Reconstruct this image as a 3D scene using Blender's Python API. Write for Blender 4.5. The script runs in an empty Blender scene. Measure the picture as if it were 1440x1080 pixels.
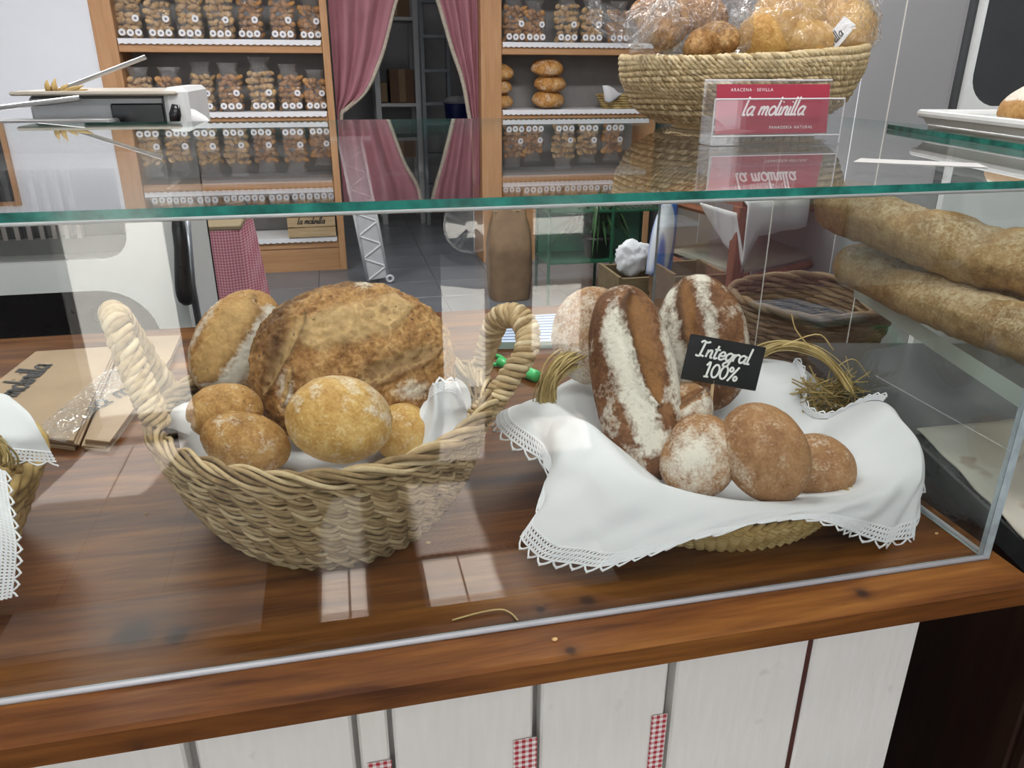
import bpy, bmesh, math, random
import numpy as np
from mathutils import Vector, Matrix, noise
PI = math.pi
random.seed(7); np.random.seed(7)
S = bpy.context.scene
COL = S.collection

# ------------------------------------------------------------------ camera, world, lights, exposure
F = 1082.0; TH = math.atan(444 / F); YAW = math.radians(12.63); ROLL = 0.003
EYE = np.array([0, 0, 1.45])
hd = np.array([math.sin(YAW), math.cos(YAW), 0]); rt = np.array([math.cos(YAW), -math.sin(YAW), 0]); up = np.array([0, 0, 1.0])
fwd = hd * math.cos(TH) - up * math.sin(TH); cu = hd * math.sin(TH) + up * math.cos(TH)
r2 = rt * math.cos(ROLL) + cu * math.sin(ROLL); u2 = -rt * math.sin(ROLL) + cu * math.cos(ROLL)
cam = bpy.data.cameras.new('camera'); co = bpy.data.objects.new('camera', cam); COL.objects.link(co)
cam.sensor_fit = 'HORIZONTAL'; cam.sensor_width = 36; cam.lens = F / 1440 * 36; cam.clip_start = .02; cam.clip_end = 100
co.matrix_world = Matrix(((r2[0], u2[0], -fwd[0], 0), (r2[1], u2[1], -fwd[1], 0), (r2[2], u2[2], -fwd[2], EYE[2]), (0, 0, 0, 1)))
S.camera = co

W = bpy.data.worlds.new('overcast_sky'); S.world = W; W.use_nodes = True
W.node_tree.nodes['Background'].inputs[0].default_value = (.93, .97, 1, 1)
W.node_tree.nodes['Background'].inputs[1].default_value = 2.4

def area(name, loc, sx, sy, power, rot=(0, 0, 0), col=(1, .985, .96), portal=False):
    l = bpy.data.lights.new(name, 'AREA'); l.shape = 'RECTANGLE'; l.size = sx; l.size_y = sy; l.energy = power; l.color = col
    o = bpy.data.objects.new(name, l); COL.objects.link(o); o.location = loc; o.rotation_euler = rot
    if portal: l.cycles.is_portal = True
    return o
CEIL = 2.95
area('ceiling_lamp', (-.45, .25, CEIL - .06), 1.2, .3, 20)
area('ceiling_lamp', (1.0, .35, CEIL - .06), 1.2, .3, 18)
area('ceiling_lamp', (.1, 1.9, CEIL - .06), 1.2, .3, 22)
area('ceiling_lamp', (-1.3, 3.9, CEIL - .06), 1.2, .3, 56)
area('ceiling_lamp', (1.2, 3.9, CEIL - .06), 1.2, .3, 50)
area('ceiling_lamp', (.6, 7.4, CEIL - .06), .5, .2, 2.5)
sl_ = bpy.data.lights.new('sun', 'SUN'); sl_.energy = 28; sl_.angle = .01; sl_.color = (1, .95, .88)
so_ = bpy.data.objects.new('sun', sl_); COL.objects.link(so_); so_.rotation_euler = Vector((-.12, .60, -1.0)).to_track_quat('-Z', 'Y').to_euler()
# daylight openings of the shop front behind the photographer (x0, x1, z0, z1): door slots below, a wide window added above for fill light
FY = -1.75
OPEN = [(-1.06, -.66, .02, 1.0), (.40, .61, .02, 1.0), (.80, 1.06, .25, 1.0)]
FILL_WIN = (-2.2, 2.2, 1.08, 2.50)
for (a, b, c, d) in OPEN + [FILL_WIN]:
    area('daylight_portal', ((a + b) / 2, FY - .12, (c + d) / 2), b - a, d - c, 1, (PI / 2, 0, 0), portal=True)
S.view_settings.view_transform = 'Standard'; S.view_settings.look = 'None'; S.view_settings.gamma = 1
S.view_settings.use_curve_mapping = False
S.view_settings.exposure = 0.0
try:
    S.cycles.max_bounces = 10; S.cycles.transparent_max_bounces = 40; S.cycles.diffuse_bounces = 4; S.cycles.glossy_bounces = 4
    S.cycles.caustics_reflective = False; S.cycles.caustics_refractive = False; S.cycles.sample_clamp_indirect = 6
    S.cycles.use_denoising = True
except Exception: pass

# ------------------------------------------------------------------ finding points in the room
def ray(x, y): return (x - 720) / F * r2 - (y - 540) / F * u2 + fwd
def atY(x, y, Y): d = ray(x, y); return EYE + d * (Y / d[1])
def atZ(x, y, z): d = ray(x, y); return EYE + d * ((z - EYE[2]) / d[2])
def LF(lat, f, z): p = lat * rt + f * hd; return np.array([p[0], p[1], z])   # along/right of the side case
def crom(P, n, closed=False):
    P = np.asarray(P, float); m = len(P)
    if closed: Q = np.vstack([P[-1:], P, P[:2]]); seg = m
    else: Q = np.vstack([2 * P[:1] - P[1:2], P, 2 * P[-1:] - P[-2:-1]]); seg = m - 1
    t = np.linspace(0, seg, n, endpoint=not closed); i = np.minimum(t.astype(int), seg - 1); u = (t - i)[:, None]
    a, b, c, d = Q[i], Q[i + 1], Q[i + 2], Q[i + 3]
    return .5 * (2 * b + (c - a) * u + (2 * a - 5 * b + 4 * c - d) * u ** 2 + (3 * b - a - 3 * c + d) * u ** 3)
def fbm(p, s, o=3): return noise.fractal(Vector((float(p[0]) * s, float(p[1]) * s, float(p[2]) * s)), 1.0, 2.0, o)

# ------------------------------------------------------------------ objects
def tag(o, label=None, cat=None, group=None, kind=None):
    if label: o['label'] = label
    if cat: o['category'] = cat
    if group: o['group'] = group
    if kind: o['kind'] = kind
    return o
def empty(name, loc, label, cat, group=None):
    o = bpy.data.objects.new(name, None); COL.objects.link(o); o.location = Vector(loc); o.empty_display_size = .05
    return tag(o, label, cat, group)
def wloc(o):
    v = Vector((0, 0, 0))
    while o is not None: v = v + o.location; o = o.parent
    return v
class MB:
    def __init__(s): s.v = []; s.f = []; s.m = []; s.n = 0; s.at = {}
    def add(s, v, f, m=0, **at):
        v = np.asarray(v, float); s.v.append(v); s.f += [tuple(int(i) + s.n for i in q) for q in f]; s.m += [m] * len(f); s.n += len(v)
        for k, a in at.items(): s.at.setdefault(k, []).append(np.broadcast_to(np.asarray(a, float), (len(v),)))
        return s
    def box(s, lo, hi, m=0, R=None, o=None):
        lo = np.array(lo, float); hi = np.array(hi, float)
        v = np.array([[(lo, hi)[i][0], (lo, hi)[j][1], (lo, hi)[k][2]] for i in (0, 1) for j in (0, 1) for k in (0, 1)])
        if R is not None: v = v @ np.array(R).T
        if o is not None: v = v + np.array(o)
        return s.add(v, [(0, 1, 3, 2), (4, 6, 7, 5), (0, 4, 5, 1), (2, 3, 7, 6), (0, 2, 6, 4), (1, 5, 7, 3)], m)
    def bbox(s, lo, hi, b=.004, m=0, R=None, o=None):        # a box with chamfered edges
        lo = np.array(lo, float); hi = np.array(hi, float); b = min(b, *(abs(hi - lo) * .45)); V = []; idx = {}
        for c in range(8):
            sg = [1 if c >> k & 1 else 0 for k in range(3)]
            for ax in range(3):
                p = [hi[k] - b if sg[k] else lo[k] + b for k in range(3)]; p[ax] = hi[ax] if sg[ax] else lo[ax]
                idx[c, ax] = len(V); V.append(p)
        fs = []
        for ax in range(3):
            x, y = (ax + 1) % 3, (ax + 2) % 3
            for d in (0, 1):
                q = [d << ax | i << x | j << y for i, j in ((0, 0), (1, 0), (1, 1), (0, 1))]
                q = q if d else q[::-1]; fs.append([idx[c, ax] for c in q])
            for i in (0, 1):
                for j in (0, 1):
                    c0 = i << x | j << y; c1 = c0 | 1 << ax
                    q = [idx[c0, x], idx[c1, x], idx[c1, y], idx[c0, y]]; fs.append(q if (i + j) % 2 else q[::-1])
        for c in range(8): fs.append([idx[c, 0], idx[c, 1], idx[c, 2]])
        V = np.array(V)
        if R is not None: V = V @ np.array(R).T
        if o is not None: V = V + np.array(o)
        return s.add(V, fs, m)
    def tube(s, P, r, n=6, closed=False, cap=True, m=0, flat=1.0, **at):
        P = np.asarray(P, float); N = len(P); r = np.broadcast_to(np.asarray(r, float), (N,))
        T = (np.roll(P, -1, 0) - np.roll(P, 1, 0)) if closed else np.gradient(P, axis=0)
        T = T / (np.linalg.norm(T, axis=1)[:, None] + 1e-12)
        a = np.array([0, 0, 1.0]) if abs(T[0][2]) < .9 else np.array([1.0, 0, 0])
        nn = a - T[0] * (a @ T[0]); nn /= np.linalg.norm(nn); V = np.empty((N, n, 3)); ang = np.linspace(0, 2 * PI, n, endpoint=False)
        for i in range(N):
            nn = nn - T[i] * (nn @ T[i]); nn /= np.linalg.norm(nn) + 1e-12; b = np.cross(T[i], nn)
            V[i] = P[i] + r[i] * (np.cos(ang)[:, None] * nn + flat * np.sin(ang)[:, None] * b)
        f = []
        for i in range(N if closed else N - 1):
            j = (i + 1) % N
            for k in range(n): l = (k + 1) % n; f.append((i * n + k, i * n + l, j * n + l, j * n + k))
        if cap and not closed: f += [tuple(range(n))[::-1], tuple((N - 1) * n + k for k in range(n))]
        return s.add(V.reshape(-1, 3), f, m, **at)
    def lathe(s, prof, n=32, o=(0, 0, 0), m=0, sx=1, sy=1):
        prof = np.asarray(prof, float); N = len(prof); a = np.linspace(0, 2 * PI, n, endpoint=False)
        V = np.stack([np.stack([p[0] * np.cos(a) * sx, p[0] * np.sin(a) * sy, np.full(n, p[1])], 1) for p in prof]).reshape(-1, 3) + np.array(o)
        f = [(i * n + k, i * n + (k + 1) % n, (i + 1) * n + (k + 1) % n, (i + 1) * n + k) for i in range(N - 1) for k in range(n)]
        f.append(tuple(range(n))[::-1]); f.append(tuple((N - 1) * n + k for k in range(n)))
        return s.add(V, f, m)
    def grid(s, G, m=0, closed=False, **at):
        G = np.asarray(G, float); a, b = G.shape[:2]
        f = [(i * b + j, i * b + (j + 1) % b, (i + 1) * b + (j + 1) % b, (i + 1) * b + j) for i in range(a - 1) for j in range(b if closed else b - 1)]
        return s.add(G.reshape(-1, 3), f, m, **at)
    def prism(s, poly, axis, t0, t1, m=0, R=None, o=None):     # polygon in the two other axes, extruded
        n = len(poly); V = []
        for t in (t0, t1):
            for p in poly:
                q = [0, 0, 0]; q[axis] = t; q[(axis + 1) % 3] = p[0]; q[(axis + 2) % 3] = p[1]; V.append(q)
        f = [tuple(range(n))[::-1], tuple(range(n, 2 * n))] + [(i, (i + 1) % n, n + (i + 1) % n, n + i) for i in range(n)]
        V = np.array(V, float)
        if R is not None: V = V @ np.array(R).T
        if o is not None: V = V + np.array(o)
        return s.add(V, f, m)
    def mesh(s, name, mats, smooth=False, org=(0, 0, 0)):
        me = bpy.data.meshes.new(name); V = np.vstack(s.v) - np.array(org)
        me.from_pydata(V.tolist(), [], s.f)
        for q in (mats if isinstance(mats, (list, tuple)) else [mats]): me.materials.append(q)
        if any(s.m): me.polygons.foreach_set('material_index', s.m)
        if smooth: me.polygons.foreach_set('use_smooth', [True] * len(me.polygons))
        for k, a in s.at.items():
            A = me.attributes.new(k, 'FLOAT', 'POINT'); A.data.foreach_set('value', np.concatenate(a).astype(np.float32))
        me.validate(); me.update(); return me
    def build(s, name, mats, parent=None, smooth=False, local=False, org=None, fix=False):
        L = np.array(wloc(parent)) if parent is not None and not local else np.zeros(3)
        if parent is None and org is not None: L = np.array(org, float)
        me = s.mesh(name, mats, smooth, L)
        if fix:
            bm = bmesh.new(); bm.from_mesh(me); bmesh.ops.recalc_face_normals(bm, faces=bm.faces); bm.to_mesh(me); bm.free()
        o = bpy.data.objects.new(name, me); COL.objects.link(o)
        if parent is not None: o.parent = parent
        elif org is not None: o.location = Vector(org)
        return o
def copy_tree(o, parent=None, loc=None, rz=None):
    c = o.copy(); COL.objects.link(c); c.parent = parent
    if loc is not None: c.location = Vector(loc)
    if rz is not None: c.rotation_euler = (0, 0, rz)
    for ch in list(o.children): copy_tree(ch, c)
    return c
def solid(o, t, off=-1):
    m = o.modifiers.new('thickness', 'SOLIDIFY'); m.thickness = t; m.offset = off; return o

# ------------------------------------------------------------------ materials
class Mat:
    def __init__(s, name, col=(.8, .8, .8), rough=.5, metal=0, spec=.5, coat=0):
        s.m = bpy.data.materials.new(name); s.m.use_nodes = True; s.t = s.m.node_tree; s.p = s.t.nodes['Principled BSDF']
        s.p.inputs['Base Color'].default_value = (*col, 1); s.p.inputs['Roughness'].default_value = rough
        s.p.inputs['Metallic'].default_value = metal; s.p.inputs['Specular IOR Level'].default_value = spec
        if coat: s.p.inputs['Coat Weight'].default_value = coat; s.p.inputs['Coat Roughness'].default_value = .08
        s._c = None
    def n(s, typ, **kw):
        x = s.t.nodes.new('ShaderNode' + typ)
        for k, v in kw.items():
            if k in x.inputs: s.set(x.inputs[k], v)
            else: setattr(x, k, v)
        return x
    def set(s, inp, v):
        if hasattr(v, 'is_output') or hasattr(v, 'links'): s.t.links.new(v, inp)
        elif isinstance(v, tuple) and len(v) == 3 and inp.type == 'RGBA': inp.default_value = (*v, 1)
        else: inp.default_value = v
    def co(s, scale=(1, 1, 1), rot=(0, 0, 0), loc=(0, 0, 0)):
        if s._c is None: s._c = s.n('TexCoord')
        mp = s.n('Mapping'); s.set(mp.inputs[0], s._c.outputs['Object']); mp.inputs['Scale'].default_value = scale
        mp.inputs['Rotation'].default_value = rot; mp.inputs['Location'].default_value = loc; return mp.outputs[0]
    def noise(s, scale, detail=3, vec=None, dist=0, rough=.55):
        x = s.n('TexNoise'); s.set(x.inputs['Vector'], vec if vec is not None else s.co()); x.inputs['Scale'].default_value = scale
        x.inputs['Detail'].default_value = detail; x.inputs['Distortion'].default_value = dist; x.inputs['Roughness'].default_value = rough
        return x.outputs['Fac']
    def ramp(s, fac, stops):
        x = s.n('ValToRGB'); s.set(x.inputs[0], fac); e = x.color_ramp.elements
        while len(e) < len(stops): e.new(.5)
        for q, (p, c) in zip(e, stops): q.position = p; q.color = (*c, 1) if len(c) == 3 else c
        return x.outputs[0]
    def g(s, fac, a, b): return s.ramp(fac, [(a, (0, 0, 0)), (b, (1, 1, 1))])
    def mix(s, fac, a, b, mode='MIX'):
        x = s.n('Mix', data_type='RGBA', blend_type=mode); s.set(x.inputs[0], fac); s.set(x.inputs[6], a); s.set(x.inputs[7], b); return x.outputs[2]
    def math(s, op, a, b=0.0, clamp=False):
        x = s.n('Math', operation=op, use_clamp=clamp); s.set(x.inputs[0], a); s.set(x.inputs[1], b); return x.outputs[0]
    def attr(s, name): return s.n('Attribute', attribute_name=name).outputs['Fac']
    def sep(s, v): x = s.n('SeparateXYZ'); s.set(x.inputs[0], v); return x.outputs
    def col(s, c): s.set(s.p.inputs['Base Color'], c); return s
    def bump(s, h, strength=.5, dist=.002, tgt=None):
        x = s.n('Bump'); s.set(x.inputs['Height'], h); x.inputs['Strength'].default_value = strength; x.inputs['Distance'].default_value = dist
        s.set((tgt or s.p).inputs['Normal'], x.outputs[0]); return s

def plain(name, col, rough=.5, metal=0, var=.06, scale=14, coat=0, bump=0):
    m = Mat(name, col, rough, metal, coat=coat); c = tuple(x * (1 - var) for x in col); d = tuple(min(1, x * (1 + var)) for x in col)
    f = m.noise(scale, 4); m.col(m.ramp(f, [(.3, c), (.7, d)]))
    if bump: m.bump(f, bump, .002)
    return m.m
def glassy(name, tint=(.97, .985, .975), f0=.04, rough=0.0, bump=None, body=0.0):
    m = Mat(name); t = m.t; t.nodes.remove(m.p); out = t.nodes['Material Output']
    g = m.n('NewGeometry'); dt = m.n('VectorMath', operation='DOT_PRODUCT'); m.set(dt.inputs[0], g.outputs['Incoming'])
    gl = m.n('BsdfGlossy'); gl.inputs['Roughness'].default_value = rough; gl.inputs['Color'].default_value = (1, 1, 1, 1)
    if bump:
        f = m.noise(bump[0], 3, dist=1.5); x = m.n('Bump'); m.set(x.inputs['Height'], f); x.inputs['Strength'].default_value = bump[1]; x.inputs['Distance'].default_value = bump[2]
        m.set(gl.inputs['Normal'], x.outputs[0]); m.set(dt.inputs[1], x.outputs[0])
    else: m.set(dt.inputs[1], g.outputs['Normal'])
    c = m.math('SUBTRACT', 1.0, m.math('ABSOLUTE', dt.outputs['Value']), True); c = m.math('POWER', c, 5.0)
    fr = m.math('ADD', m.math('MULTIPLY', c, 1 - f0), f0, True)
    tr = m.n('BsdfTransparent'); tr.inputs['Color'].default_value = (*tint, 1)
    mx = m.n('MixShader'); m.set(mx.inputs[0], fr); t.links.new(tr.outputs[0], mx.inputs[1]); t.links.new(gl.outputs[0], mx.inputs[2]); last = mx
    if body:
        df = m.n('BsdfDiffuse'); df.inputs['Color'].default_value = (.85, .86, .88, 1)
        m2 = m.n('MixShader'); m2.inputs[0].default_value = body; t.links.new(mx.outputs[0], m2.inputs[1]); t.links.new(df.outputs[0], m2.inputs[2]); last = m2
    t.links.new(last.outputs[0], out.inputs['Surface']); return m.m
def wood(name, c1, c2, c3, axis=0, scale=1.0, rough=.35, coat=0, knots=(), spec=.35):
    m = Mat(name, c1, rough, coat=coat); st = [9, 9, 9]; st[axis] = .8; v = m.co(tuple(q * scale for q in st))
    a = m.noise(2.2, 5, v, 1.2); b = m.noise(11, 4, v, .6); w = m.math('ADD', m.math('MULTIPLY', a, .7), m.math('MULTIPLY', b, .3))
    c = m.ramp(w, [(.33, c1), (.5, c2), (.68, c3)])
    for (k, r) in knots:
        d = m.n('VectorMath', operation='DISTANCE'); m.set(d.inputs[0], m.co()); d.inputs[1].default_value = (k[0], k[1] - 1.3, k[2])
        q = m.math('ADD', d.outputs['Value'], m.math('MULTIPLY', m.math('SUBTRACT', m.noise(60, 3), .5), r * .6))
        c = m.mix(m.ramp(q, [(0, (.9, .9, .9)), (r * .55, (.8, .8, .8)), (r, (.25, .25, .25)), (r * 2.2, (0, 0, 0))]), c, (.018, .010, .010))
    m.col(c); m.bump(w, .12, .001); m.p.inputs['Specular IOR Level'].default_value = spec; return m.m
def fibre(name, dark, mid, light, scale=90):
    m = Mat(name, mid, .75, spec=.25); a = m.noise(scale, 4); b = m.noise(scale * .17, 2)
    c = m.ramp(m.math('ADD', m.math('MULTIPLY', a, .45), m.math('MULTIPLY', m.attr('tone'), .55)), [(.12, dark), (.5, mid), (.88, light)])
    c = m.mix(m.g(b, .55, .85), c, tuple(x * .62 for x in mid)); m.col(c); m.bump(m.noise(scale * 3, 3), .6, .001); return m.m
def linen(name, col=(.74, .74, .765)):
    m = Mat(name, col, .85, spec=.2); v = m.co(); x = m.n('TexWave', wave_type='BANDS', bands_direction='X'); m.set(x.inputs[0], v); x.inputs['Scale'].default_value = 420
    y = m.n('TexWave', wave_type='BANDS', bands_direction='Z'); m.set(y.inputs[0], v); y.inputs['Scale'].default_value = 420
    m.bump(m.math('ADD', x.outputs['Fac'], y.outputs['Fac']), .12, .0006)
    m.p.inputs['Subsurface Weight'].default_value = .0
    c = m.ramp(m.noise(9, 3), [(.3, tuple(q * .97 for q in col)), (.7, col)]); m.col(c); return m.m
def gingham(name, red=(.45, .035, .05), white=(.86, .82, .80), pitch=.008, axes=(0, 2)):
    m = Mat(name, red, .85, spec=.1); o = m.sep(m.co()); s_ = []
    for a in axes: s_.append(m.math('GREATER_THAN', m.math('FRACT', m.math('MULTIPLY', o[a], 1 / (2 * pitch))), .5))
    f = m.math('MULTIPLY', m.math('ADD', s_[0], s_[1]), .5); m.col(m.ramp(f, [(0, white), (.5, tuple((r * 1.2 + w) / 2.2 for r, w in zip(red, white))), (1, red)])); return m.m
def crust(name, lo, mid, hi, earc, flourc=(.74, .69, .60), speck=.0, sc=1.0, rough=.62, crack=.0):
    m = Mat(name, mid, rough, spec=.3); v = m.co(); n1 = m.noise(8 * sc, 6, v, .4, .66); n2 = m.noise(55 * sc, 6, v, .3, .72); n3 = m.noise(210 * sc, 3, v)
    w = m.math('ADD', m.math('ADD', m.math('MULTIPLY', n1, .45), m.math('MULTIPLY', n2, .37)), m.math('MULTIPLY', n3, .18))
    c = m.ramp(w, [(.40, lo), (.495, mid), (.59, hi)])
    c = m.mix(m.attr('ear'), c, m.ramp(w, [(.38, tuple(x * .62 for x in earc)), (.58, earc)]))
    c = m.mix(m.attr('burn'), c, m.ramp(w, [(.35, tuple(x * .25 for x in lo)), (.62, tuple(x * .75 for x in lo))]))
    h = m.math('ADD', m.math('MULTIPLY', n2, .8), m.math('MULTIPLY', n3, .35))
    if crack:
        vo = m.n('TexVoronoi', feature='DISTANCE_TO_EDGE'); x = m.n('VectorMath', operation='ADD'); m.set(x.inputs[0], v); nv = m.n('TexNoise'); m.set(nv.inputs['Vector'], v); nv.inputs['Scale'].default_value = 30
        sc_ = m.n('VectorMath', operation='SCALE'); m.set(sc_.inputs[0], nv.outputs['Color']); sc_.inputs['Scale'].default_value = .03; m.set(x.inputs[1], sc_.outputs[0]); m.set(vo.inputs['Vector'], x.outputs[0]); vo.inputs['Scale'].default_value = 52
        k = m.math('MULTIPLY', m.g(vo.outputs['Distance'], .14, .0), m.g(n1, .42, .6)); c = m.mix(m.math('MULTIPLY', k, crack), c, lo); h = m.math('SUBTRACT', h, m.math('MULTIPLY', k, .35))
    if speck: c = m.mix(m.math('MULTIPLY', m.g(m.noise(95 * sc, 2, v), .68, .73), speck), c, tuple(x * .3 for x in lo))
    fl = m.attr('flour')
    k = m.math('ADD', fl, m.math('MULTIPLY', m.math('SUBTRACT', m.math('ADD', m.math('MULTIPLY', n3, .5), m.math('MULTIPLY', n2, .5)), .5), 2.0))
    k = m.math('MULTIPLY', m.g(k, .22, .92), m.g(fl, .0, .3)); c = m.mix(m.math('MULTIPLY', k, .95), c, flourc)
    m.col(c); m.bump(h, .75, .0035); return m.m

G_PANE = glassy('pane_glass'); G_EDGE = plain('polished_glass_edge', (.02, .16, .13), .12, var=.5, scale=40)
G_EDGE2 = plain('clear_glass_edge', (.36, .43, .46), .15, var=.25, scale=30)
FILM = glassy('crinkled_clear_film', (.985, .985, .985), .07, .07, (22, 1.0, .03), .05)
ACRYL = glassy('clear_acrylic', (.98, .98, .985), .06, .01, None, .03)
WHITE = plain('white_paint', (.80, .82, .87), .6, var=.02, scale=3); GREYWALL = plain('grey_wall_cladding', (.25, .255, .265), .4, var=.03, scale=2)
PINE = wood('pine_shelf_wood', (.42, .22, .10), (.50, .27, .13), (.56, .32, .17), 2, 1.0, .5)
PINEX = wood('pine_board_wood', (.42, .22, .10), (.50, .27, .13), (.56, .32, .17), 0, 1.0, .5)
TOPW = wood('varnished_counter_wood', (.060, .019, .006), (.145, .051, .012), (.260, .108, .025), 0, 1.0, .40, .0,
            knots=[((.215, .655, .845), .008), ((.6, .675, .845), .010), ((-.13, .60, .82), .010), ((.20, .73, .845), .007), ((.26, .735, .845), .012), ((-.27, .79, .845), .03), ((-.22, .775, .845), .018), ((-.24, .637, .815), .010)], spec=.2)
DARKW = wood('dark_brown_wood', (.020, .008, .005), (.030, .012, .007), (.05, .02, .012), 2, 1.0, .5)
REDW = wood('reddish_wood', (.16, .055, .03), (.22, .08, .045), (.27, .10, .06), 2, 1.2, .45)
CRATEW = wood('pale_crate_wood', (.42, .28, .15), (.52, .37, .21), (.60, .45, .28), 0, 1.5, .65)
def plankmat():
    m = Mat('white_painted_plank', (.86, .85, .80), .42); a = m.noise(14, 3, m.co((9, 9, .8))); s = m.g(m.noise(26, 2, m.co((1, 1, 1))), .70, .78)
    c = m.ramp(a, [(.3, (.83, .82, .78)), (.7, (.87, .86, .83))]); m.col(m.mix(m.math('MULTIPLY', s, .35), c, (.55, .53, .50)))
    m.bump(m.math('ADD', a, m.math('MULTIPLY', s, -.8)), .3, .002); return m.m
PLANK = plankmat()
STEEL = plain('brushed_steel', (.42, .42, .42), .32, .85, .1, 6); ENAMEL = plain('white_enamel', (.78, .80, .80), .3, var=.02)
BLACK = plain('black_plastic', (.012, .012, .014), .25, var=.2); GREYM = plain('grey_metal', (.25, .27, .29), .4, .4)
STRAND = fibre('seagrass_strand', (.17, .10, .045), (.45, .32, .17), (.68, .54, .34))
HANDLEM = fibre('pale_seagrass_handle', (.20, .12, .05), (.52, .37, .20), (.74, .60, .40))
JUTE = fibre('jute_cord', (.26, .18, .085), (.52, .40, .22), (.70, .58, .37), 130)
STRAW = fibre('straw', (.22, .13, .04), (.52, .36, .14), (.70, .54, .27), 60)
RAFFIA = fibre('raffia_strand', (.16, .10, .03), (.44, .32, .13), (.62, .49, .25), 60)
WICKER = fibre('dark_wicker', (.07, .045, .025), (.20, .13, .075), (.32, .23, .14), 60)
LINEN = linen('white_linen'); LACE = plain('white_crochet_thread', (.84, .84, .87), .8, var=.02)
KRAFT = plain('kraft_paper', (.40, .28, .175), .75, var=.08, scale=10, bump=.1)
INK = plain('black_ink', (.02, .02, .022), .6); CHALK = plain('white_chalk_paint', (.88, .88, .86), .6)
CARD = plain('crimson_card', (.36, .025, .055), .45, var=.04); PAPER = plain('white_paper', (.80, .80, .82), .7, var=.02)
C_BOULE = crust('boule_crust', (.14, .055, .016), (.38, .19, .062), (.60, .37, .155), (.62, .40, .18), speck=.8, crack=.5)
C_OVAL = crust('oval_loaf_crust', (.27, .12, .035), (.42, .22, .07), (.54, .32, .12), (.56, .34, .13), speck=.6)
C_BUN = crust('golden_bun_crust', (.42, .21, .05), (.57, .335, .10), (.70, .47, .18), (.60, .36, .12), speck=.25, sc=1.3, rough=.45)
C_BUN2 = crust('brown_bun_crust', (.28, .125, .035), (.44, .235, .075), (.58, .35, .125), (.5, .3, .1), speck=.5, sc=1.3)
C_INT = crust('wholemeal_crust', (.085, .034, .014), (.165, .070, .029), (.27, .130, .058), (.28, .125, .04), speck=.3)
C_INTB = crust('wholemeal_bun_crust', (.24, .11, .05), (.35, .18, .08), (.44, .25, .12), (.26, .12, .05), speck=.3, sc=1.3)
C_BAG = crust('baguette_crust', (.22, .12, .045), (.37, .225, .095), (.50, .34, .165), (.44, .25, .09), (.62, .55, .42))
C_FAR = crust('shelf_loaf_crust', (.28, .11, .025), (.46, .22, .06), (.62, .36, .13), (.66, .42, .18))
RUSK = crust('rusk_crumb', (.40, .22, .09), (.66, .43, .20), (.82, .61, .36), (.5, .3, .1)); RUSKD = crust('toasted_rusk_crumb', (.28, .12, .045), (.50, .26, .10), (.68, .42, .19), (.5, .3, .1))

# ------------------------------------------------------------------ writing
def circ(cx, cy, rx, ry, n=10): return [(cx + rx * math.cos(a), cy + ry * math.sin(a)) for a in np.linspace(PI * .3, PI * 2.3, n)]
GL = {'l': ([[(0, 2.1), (0, .3), (.1, .02), (.32, .1)]], .42), 'a': ([[(.72, .85), (.4, 1.0), (.08, .7), (.08, .3), (.3, 0), (.6, .2), (.74, .6)], [(.78, 1.0), (.74, .25), (.84, .02), (1.02, .1)]], 1.1),
      'm': ([[(0, 1), (0, 0)], [(0, .55), (.22, .95), (.42, .9), (.46, .6), (.46, 0)], [(.46, .55), (.68, .95), (.88, .9), (.92, .6), (.92, .2), (1.0, .02), (1.16, .1)]], 1.25),
      'o': ([circ(.42, .5, .4, .5)], 1.0), 'i': ([[(0, 1), (0, .25), (.1, .02), (.28, .1)], [(.0, 1.45), (.04, 1.55)]], .4), 'n': ([[(0, 1), (0, 0)], [(0, .55), (.24, .95), (.46, .9), (.5, .6), (.5, .2), (.6, .02), (.75, .1)]], .85),
      'I': ([[(.05, 1.75), (.3, 2.0), (.7, 1.85), (1.1, 2.0)], [(.55, 1.9), (.5, .1)], [(.0, .1), (.3, .0), (.7, .12), (1.0, .02)]], 1.25),
      't': ([[(.15, 1.7), (.1, .25), (.25, 0), (.5, .15)], [(-.15, 1.15), (.5, 1.2)]], .6), 'e': ([[(.06, .45), (.6, .55), (.55, .92), (.28, 1.0), (.03, .6), (.12, .1), (.4, 0), (.75, .25)]], .8),
      'g': ([[(.7, .85), (.4, 1.0), (.08, .7), (.08, .3), (.3, .02), (.6, .2), (.72, .6)], [(.75, 1.0), (.74, 0), (.6, -.7), (.2, -.75), (.1, -.45), (.5, -.1), (1.0, .2)]], 1.0),
      'r': ([[(0, 1), (0, 0)], [(0, .55), (.22, .95), (.5, .95), (.5, .8)]], .62), '1': ([[(.05, 1.45), (.4, 1.9), (.4, 0)], [(.1, 0), (.7, .02)]], .85), '0': ([circ(.45, .9, .42, .85, 12)], 1.05),
      '%': ([[(1.0, 1.9), (.1, -.1)], circ(.2, 1.45, .2, .28, 8), circ(.95, .35, .2, .28, 8)], 1.3), ' ': ([], .6)}
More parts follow.
